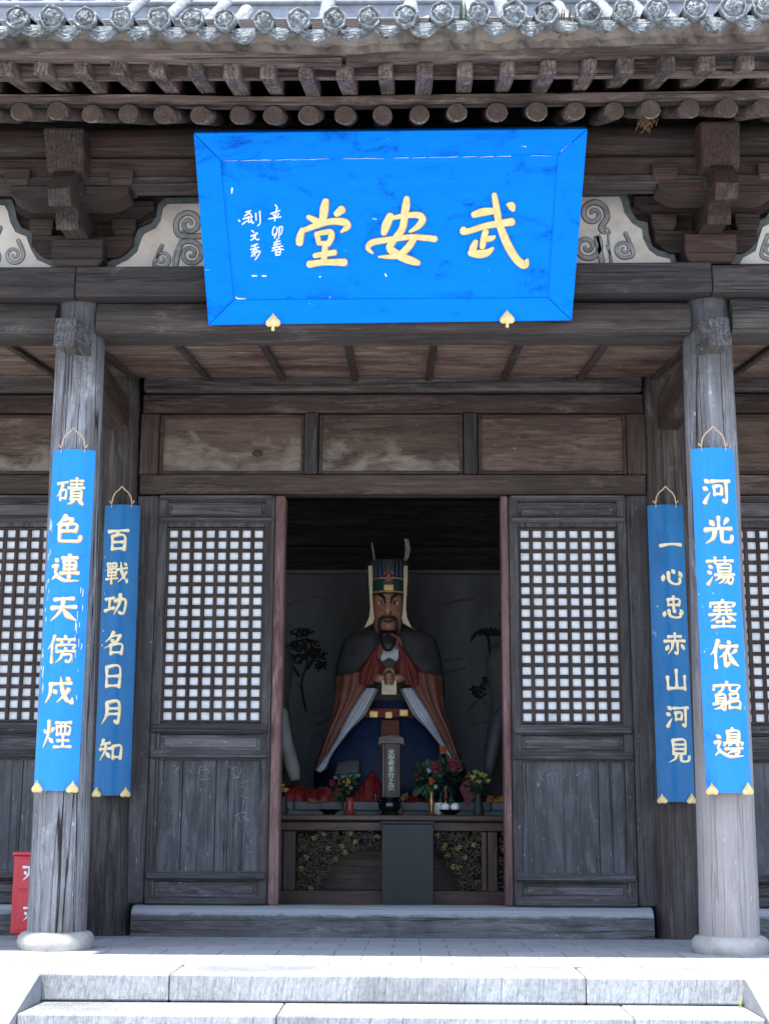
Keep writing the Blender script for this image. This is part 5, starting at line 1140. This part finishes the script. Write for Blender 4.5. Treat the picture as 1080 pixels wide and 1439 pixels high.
# ------------------------------------------------------------------ name plaque
TL, TR, BR_, BL_ = at(272, 188, -.86), at(825, 181, -.86), at(803, 450, -.22), at(293, 457, -.22)
nrm = (BR_-BL_).cross(TL-BL_).normalized()
if nrm.y > 0: nrm = -nrm
def onp(x, y, h=0):
    d = ray(x, y); q = (BL_-CAM).dot(nrm)/d.dot(nrm); return CAM+d*q+nrm*h
pq = thing('name_plaque', 'large bright blue name plaque with yellow characters tilted under the eaves', 'plaque', (BL_+BR_)/2)
O = [(272, 187), (825, 181), (803, 450.5), (293, 457)]; I = [(309, 226), (784, 218), (770, 420), (328, 423)]
names = ['frame_board']*4
for k in range(4):
    o1, o2, i1, i2 = O[k], O[(k+1) % 4], I[k], I[(k+1) % 4]
    mb = MB(); e = .0015
    q = [onp(*o1, .0), onp(*o2, .0), onp(*i2, -.018), onp(*i1, -.018)]; b = [onp(*o1, -.06), onp(*o2, -.06), onp(*i2, -.055), onp(*i1, -.055)]
    dir_ = (q[1]-q[0]).normalized(); q[0] += dir_*e; q[1] -= dir_*e; q[3] += dir_*e; q[2] -= dir_*e; b[0] += dir_*e; b[1] -= dir_*e; b[3] += dir_*e; b[2] -= dir_*e
    mb.hexa(q+b, .003, 1); obj('frame_board', mb, BLUE, pq)
mb = MB(); E = [(306, 223), (787, 215), (773, 423), (325, 426)]; mb.hexa([onp(*p, -.026) for p in E]+[onp(*p, -.07) for p in E], 0); obj('field_board', mb, BLUE, pq)
mb = MB(); mb.hexa([onp(*p, -.072) for p in [(280, 192), (817, 187), (796, 445), (300, 451)]]+[onp(*p, -.085) for p in [(280, 192), (817, 187), (796, 445), (300, 451)]], 0); obj('back_board', mb, DARK['X'], pq)
def fp(u, v, h): return onp(u, v, -.026+h)
def stroke_glyph(strokes, tr, mat, h, name='character', wk=1, par=None):
    mb = MB()
    for i, stx in enumerate(strokes):
        P = []
        for x, y, w_ in stx: a, b = tr(x, y); P.append((a, b, w_/3.6*wk))
        ribbon(mb, P, fp, -.002, h+i*.0003)
    return obj(name, mb, mat, par or pq)
t6 = lambda x, y: (540+x/3.6, 170+y/3.6)
t5 = lambda x, y: (260+x/3.6, 170+y/3.6)
WU = [[(450, 478, 30), (500, 463, 38), (556, 458, 30)], [(622, 425, 14), (640, 432, 40), (650, 452, 22)], [(555, 375, 24), (566, 440, 32), (580, 520, 34), (618, 620, 40), (665, 700, 38), (708, 732, 38), (722, 706, 14)],
      [(398, 558, 42), (425, 560, 28), (520, 532, 30), (645, 513, 38)], [(512, 560, 28), (502, 600, 32), (494, 642, 26)], [(508, 602, 26), (540, 596, 26), (556, 588, 14)], [(462, 612, 22), (450, 640, 34), (440, 672, 30)], [(434, 670, 32), (480, 676, 40), (520, 668, 32), (548, 646, 12)]]
AN = [[(112, 393, 26), (108, 430, 38), (100, 480, 36)], [(104, 470, 34), (88, 550, 34), (40, 615, 32), (28, 650, 36), (85, 690, 40), (140, 712, 36), (170, 722, 26)], [(30, 482, 36), (8, 530, 42), (-4, 572, 28)], [(28, 496, 18), (90, 484, 24), (165, 478, 30), (192, 500, 34), (170, 535, 28), (128, 562, 12)],
      [(-60, 672, 8), (-84, 648, 22), (-66, 620, 30), (0, 606, 28), (130, 590, 26), (200, 594, 28), (256, 600, 30)], [(150, 596, 30), (112, 650, 34), (60, 686, 28), (-30, 690, 8)]]
TANG = [[(710, 406, 30), (702, 450, 42), (694, 520, 34)], [(620, 488, 20), (665, 512, 34), (680, 530, 20)], [(792, 450, 40), (764, 474, 30)], [(592, 552, 24), (580, 592, 36), (577, 622, 34)], [(584, 562, 22), (650, 536, 28), (730, 512, 30), (800, 514, 36), (820, 536, 32), (788, 564, 10)],
        [(664, 572, 24), (676, 622, 24)], [(664, 574, 20), (730, 564, 28), (738, 592, 30), (722, 628, 24)], [(678, 622, 20), (726, 620, 22)], [(708, 625, 28), (700, 720, 30)], [(654, 684, 24), (700, 676, 26), (756, 668, 28)], [(626, 728, 34), (700, 718, 28), (806, 718, 36)]]
OCH = plain('ochre_edge_shadow_paint', (.40, .27, .20), .6, .15, 20, 0)
for Lg, tr in ((WU, t6), (AN, t6), (TANG, t5)):
    q = stroke_glyph(Lg, tr, GOLD, .014)
    stroke_glyph([[(x+1.5, y+2, w_+6) for x, y, w_ in q_] for q_ in Lg], tr, OCH, .005, 'paint_or_shadow_edge', 1, q)  # lower-right shadow of the raised strokes, put into an ochre edge
def mk(s, w_=8): return [[(float(a), float(b), w_*k) for (a, b), k in zip([q.split(',') for q in st.split()], [1.2, .9, 1, .8, .7, .6, .6])] for st in s.split('|')]
SM = ['455,430 466,446|432,474 478,458|462,448 458,476|444,478 450,488|472,474 464,488|422,500 484,490|456,478 452,512', '452,540 442,556 444,584 462,570|464,546 462,572 450,598|474,544 490,540 486,572 478,582|476,546 472,600',
      '448,622 480,612|446,634 482,626|440,648 492,638|464,604 452,650 438,664|466,640 480,652 496,656|456,658 458,684|456,658 480,656 478,682|458,670 478,668|458,684 478,682',
      '306,466 330,460|300,486 322,470|322,468 334,484|292,500 340,490|318,488 322,520|288,528 312,512 346,520|332,500 340,524|356,472 358,508|376,462 378,520 366,534', '336,560 348,570|332,588 366,574|360,572 346,600 330,608|340,584 362,606 372,604', '334,640 366,628|330,656 372,644|352,630 350,664|336,672 350,656|354,652 372,668|334,690 354,668 350,690|356,670 378,664 366,690 352,708']
for s in SM: stroke_glyph(mk(s, 6.5), t5, WHITEP, .004)
stroke_glyph(mk('270,508 276,514|338,790 360,790|390,790 408,792|1012,782 1018,792|236,345 234,370', 7), t5, WHITEP, .002, 'paint_chips')
wl = []
random.seed(12)
for a in range(314, 776, 24):
    if random.random() < .6: wl.append([(a, 227.5-(a-309)*.0165+random.uniform(-.8, .8), .8), (a+random.uniform(8, 22), 227.2-(a-300)*.0165, random.uniform(.7, 2.2)), (a+random.uniform(18, 34), 227-(a-295)*.0165+random.uniform(-.8, .8), .6)])
wl += [[(331, 418, 2), (333, 421, 6), (345, 421.5, 2)], [(805, 300, 1.5), (800, 360, 3), (793, 425, 3), (788, 438, 2)], [(786, 222, 5), (789, 225, 7)], [(788, 214, 2), (804, 200, 2)]]
stroke_glyph(wl, lambda x, y: (x, y), WHITEP, .0025, 'worn_edge')
def spade(pos_f, s, mat, parent, stem=True, name='gilt_stud'):
    out = [(0, -1.1), (.16, -.75), (.5, -.4), (.82, 0), (.84, .38), (.55, .62), (.2, .58), (0, .5)]
    O_ = out+[(-x, y) for x, y in out[-2:0:-1]]
    mb = MB(); R = [[pos_f(x*s*k, y*s*k, h) for x, y in O_] for k, h in ((1, 0), (1, .012), (.8, .02), (.3, .024))]; mb.rings(R)
    if stem: mb.rings([[pos_f(x*s, y*s, h) for x, y in ((-.12, .4), (.12, .4), (.2, 1.05), (0, 1.15), (-.2, 1.05))] for h in (.001, .011)])
    obj(name, mb, mat, parent)
for x, y in ((384, 452), (712, 447.5)):
    c0 = onp(x, y, .004); ux = (BR_-BL_).normalized(); uz = Vector((0, 0, -1))
    spade(lambda a, b, h: c0+ux*a+uz*b+Vector((0, -h, 0)), .048, GOLD, pq)

# ------------------------------------------------------------------ couplet boards hung on the columns
OCH2 = plain('orange_edge_paint', (.62, .42, .16), .6, .15, 20, 0)
def couplet(Tp, Bp, Y, W, text, ys, uoff, size, mat, name, label, marks=None, seed=0):
    T, B = at(Tp[0], Tp[1], Y), at(Bp[0], Bp[1], Y); dn = (B-T); L = dn.length; dn.normalize()
    ux = Vector((1, 0, 0)); ux = (ux-dn*ux.dot(dn)).normalized(); nz = dn.cross(ux).normalized()
    if nz.y > 0: nz = -nz
    Rr = .185
    def f(u, v, h): a = u/Rr; return T+dn*v+ux*((Rr+h)*math.sin(a))+nz*((Rr+h)*math.cos(a)-Rr)
    o = thing(name, label, 'couplet board', T, 'couplet boards on the columns')
    mb = MB(); n = 18; R = []
    for j in range(25):
        v = L*j/24; F = [f(W*(i/n-.5), v, 0) for i in range(n+1)]; Bk = [f(W*(i/n-.5), v, -.018) for i in range(n+1)]; R.append(F+Bk[::-1])
    mb.rings(R); obj('board', mb, mat, o, smooth=True)
    random.seed(100+seed)
    for ch, y in zip(text, ys):
        v = L*(y-Tp[1])/(Bp[1]-Tp[1]); q = obj('character', glyph(ch, f, uoff, v, size, 10.2, .007), CREAM, o); obj('paint_or_shadow_edge', glyph(ch, f, uoff+.001, v+.001, size, 13.4, .0025), OCH2, q)
    if marks:
        mb = MB()
        for k, (u, v, l, w_) in enumerate(marks): ribbon(mb, [(u, v, w_), (u+random.uniform(-.002, .002), v+l*.5, w_*1.3), (u+random.uniform(-.003, .003), v+l, w_*.7)], f, -.001, .0006+k*.00008)
        obj('paint_chips', mb, WHITEP, o)
    mb = MB(); hw = .063
    half = [(hw+.016, -.028), (hw+.006, -.012), (hw, -.018), (hw-.006, -.05), (hw-.022, -.078), (.018, -.097), (.006, -.112), (0, -.118)]
    pts = half+[(-x, y) for x, y in half[-2::-1]]; SP = spline(pts, 4)
    mb.tube([f(u, v, .004) for u, v in SP], .0042, 7)
    for s in (-1, 1): mb.tube([f(s*hw, -.016, .004), f(s*hw, .02, .006)], .003, 6)
    obj('hanging_hook', mb, HOOKM, o, smooth='all')
    for s in (-1, 1):
        spade(lambda a, b, h: f(s*(W/2-.034)+a, L-.012+b, h+.002), .036, GOLD, o, False)
    return o
random.seed(3)
def rm(n, u0, u1, v0, v1, l0=.01, l1=.06): return [(random.uniform(u0, u1), random.uniform(v0, v1), random.uniform(l0, l1), random.uniform(.0012, .004)) for _ in range(n)]
couplet((102.5, 631), (76, 1111), -.215, .25, '磧色連天傍戍煙', (693, 748, 805, 860, 918, 975, 1035), -.004, .148, BLUEV, 'couplet_board', 'bright blue curved couplet board on front left column, much chipped along its left edge', rm(26, -.12, -.095, .35, 1.3, .008, .035)+rm(14, .055, .105, .75, 1.35), 1)
couplet((1002, 629), (1026, 1114), -.215, .25, '河光蕩塞依竆邊', (692, 750, 808, 868, 925, 982, 1047), .004, .148, BLUEV, 'couplet_board', 'bright blue curved couplet board hung on the front right column', rm(5, -.11, .11, .2, 1.6, .004, .01), 2)
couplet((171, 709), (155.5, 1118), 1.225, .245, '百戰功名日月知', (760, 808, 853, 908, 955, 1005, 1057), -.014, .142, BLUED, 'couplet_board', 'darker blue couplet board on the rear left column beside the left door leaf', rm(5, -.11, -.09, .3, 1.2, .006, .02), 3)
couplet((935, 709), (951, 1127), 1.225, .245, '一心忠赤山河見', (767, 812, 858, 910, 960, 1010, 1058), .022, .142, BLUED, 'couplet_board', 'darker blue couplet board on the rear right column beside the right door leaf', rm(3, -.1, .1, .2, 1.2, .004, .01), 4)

# ------------------------------------------------------------------ red cabinet by the left column
random.seed(5)
YX = .82; x0 = xp(17, 1260, YX); z0, z1 = -.02, zy(1197, YX, 20); x1 = x0+.36
rb = thing('fire_cabinet', 'red metal fire extinguisher cabinet with white writing behind the left column', 'cabinet', (x0+.23, YX+.1, z0))
m = MB(); m.box(x0, x1, YX, YX+.22, z0+.03, z1-.022, .006, 2); obj('body', m, REDBOX, rb)
m = MB(); m.box(x0-.008, x1+.008, YX-.012, YX+.225, z1-.021, z1, .005, 2); obj('lid', m, REDBOX, rb)
zs = zy(1251, YX, 20)
for za, zb_ in ((zs+.006, z1-.035), (z0+.05, zs-.006)):
    m = MB(); m.box(x0+.03, x1-.03, YX-.008, YX-.001, za, zb_, .003); obj('door', m, REDBOX, rb)
for s in (x0+.03, x1-.08): m = MB(); m.box(s, s+.05, YX+.03, YX+.19, z0, z0+.029, .004); obj('foot', m, REDBOX, rb)
for yy in (1227, 1284):
    zc = zy(yy, YX, 35)
    for k, ch in enumerate('灭火器箱'):
        cxk = xp(38, yy, YX)+k*.095+.018
        obj('character', glyph(ch, lambda u, v, h: Vector((cxk+u, YX-.0085-h, zc-v)), 0, 0, .085 if yy == 1227 else .08, 13, .0012, -.001), WHITEP, rb)

# ------------------------------------------------------------------ weeds and straw
WEED = plain('fresh_weed_leaf', (.07, .11, .03), .6, .4, 20, 0); DRY = plain('dry_stalk', (.22, .13, .07), .8, .4, 20, 0)
def tuft(P, n, h, spread, mat, label, name='weed_tuft', cat='weed'):
    mb = MB()
    for _ in range(n):
        a = random.uniform(0, 2*PI); b = P+Vector((random.uniform(-.3, .3)*spread, random.uniform(-.3, .3)*spread, 0)); tip = b+Vector((math.cos(a)*spread*random.random(), math.sin(a)*spread*random.random(), h*random.uniform(.5, 1))); mid = b.lerp(tip, .55)+Vector((0, 0, h*.15)); wd = Vector((math.cos(a+1.5), math.sin(a+1.5), 0))*h*.035
        mb.face([mb.v(b-wd*.5), mb.v(b+wd*.5), mb.v(mid+wd), mb.v(tip), mb.v(mid-wd)])
    return tag(obj(name, mb, mat, None), label, cat)
def roofp(x, y, Y): p = at(x, y, Y); return Vector((p.x, Y, roof_z(Y)+.02))
tuft(roofp(598, 20, -1.2), 46, .17, .13, WEED, 'green weed clump on the roof left of the roof centre disc pair')
tuft(roofp(652, 20, -1.25), 60, .19, .15, WEED, 'larger green weed clump growing among the middle roof tiles')
tuft(roofp(930, 12, -1.3), 26, .17, .10, WEED, 'small green weed on the roof tiles toward the right end')
tuft(roofp(795, 25, -1.5), 30, .13, .14, DRY, 'dry reddish stalks in a tile gutter right of centre')
tuft(roofp(594, 30, -1.55), 22, .10, .09, DRY, 'dry brown stalks in a tile gutter near the roof middle')
tuft(roofp(195, 25, -1.5), 24, .09, .09, DRY, 'dry brown stalks in a tile gutter toward the left')
tuft(atz(1040, 1416, -.115), 16, .035, .04, plain('yellow_green_weed', (.20, .26, .05), .6, .3, 20, 0), 'tiny yellow green weed in the right corner of the top step')
p = at(905, 166, -.95); mb = MB()
for _ in range(30):
    a = p+Vector((random.uniform(-.035, .035), random.uniform(-.03, .03), random.uniform(-.0, .03))); mb.tube([a, a+Vector((random.uniform(-.03, .03), random.uniform(-.02, .02), -.04)), a+Vector((random.uniform(-.04, .04), random.uniform(-.03, .03), random.uniform(-.09, -.04)))], .0018, 4)
tag(obj('straw_wisp', mb, plain('old_straw', (.15, .09, .05), .9, .3, 20, 0), None), 'wisp of old nest straw hanging from a rafter end', 'straw')
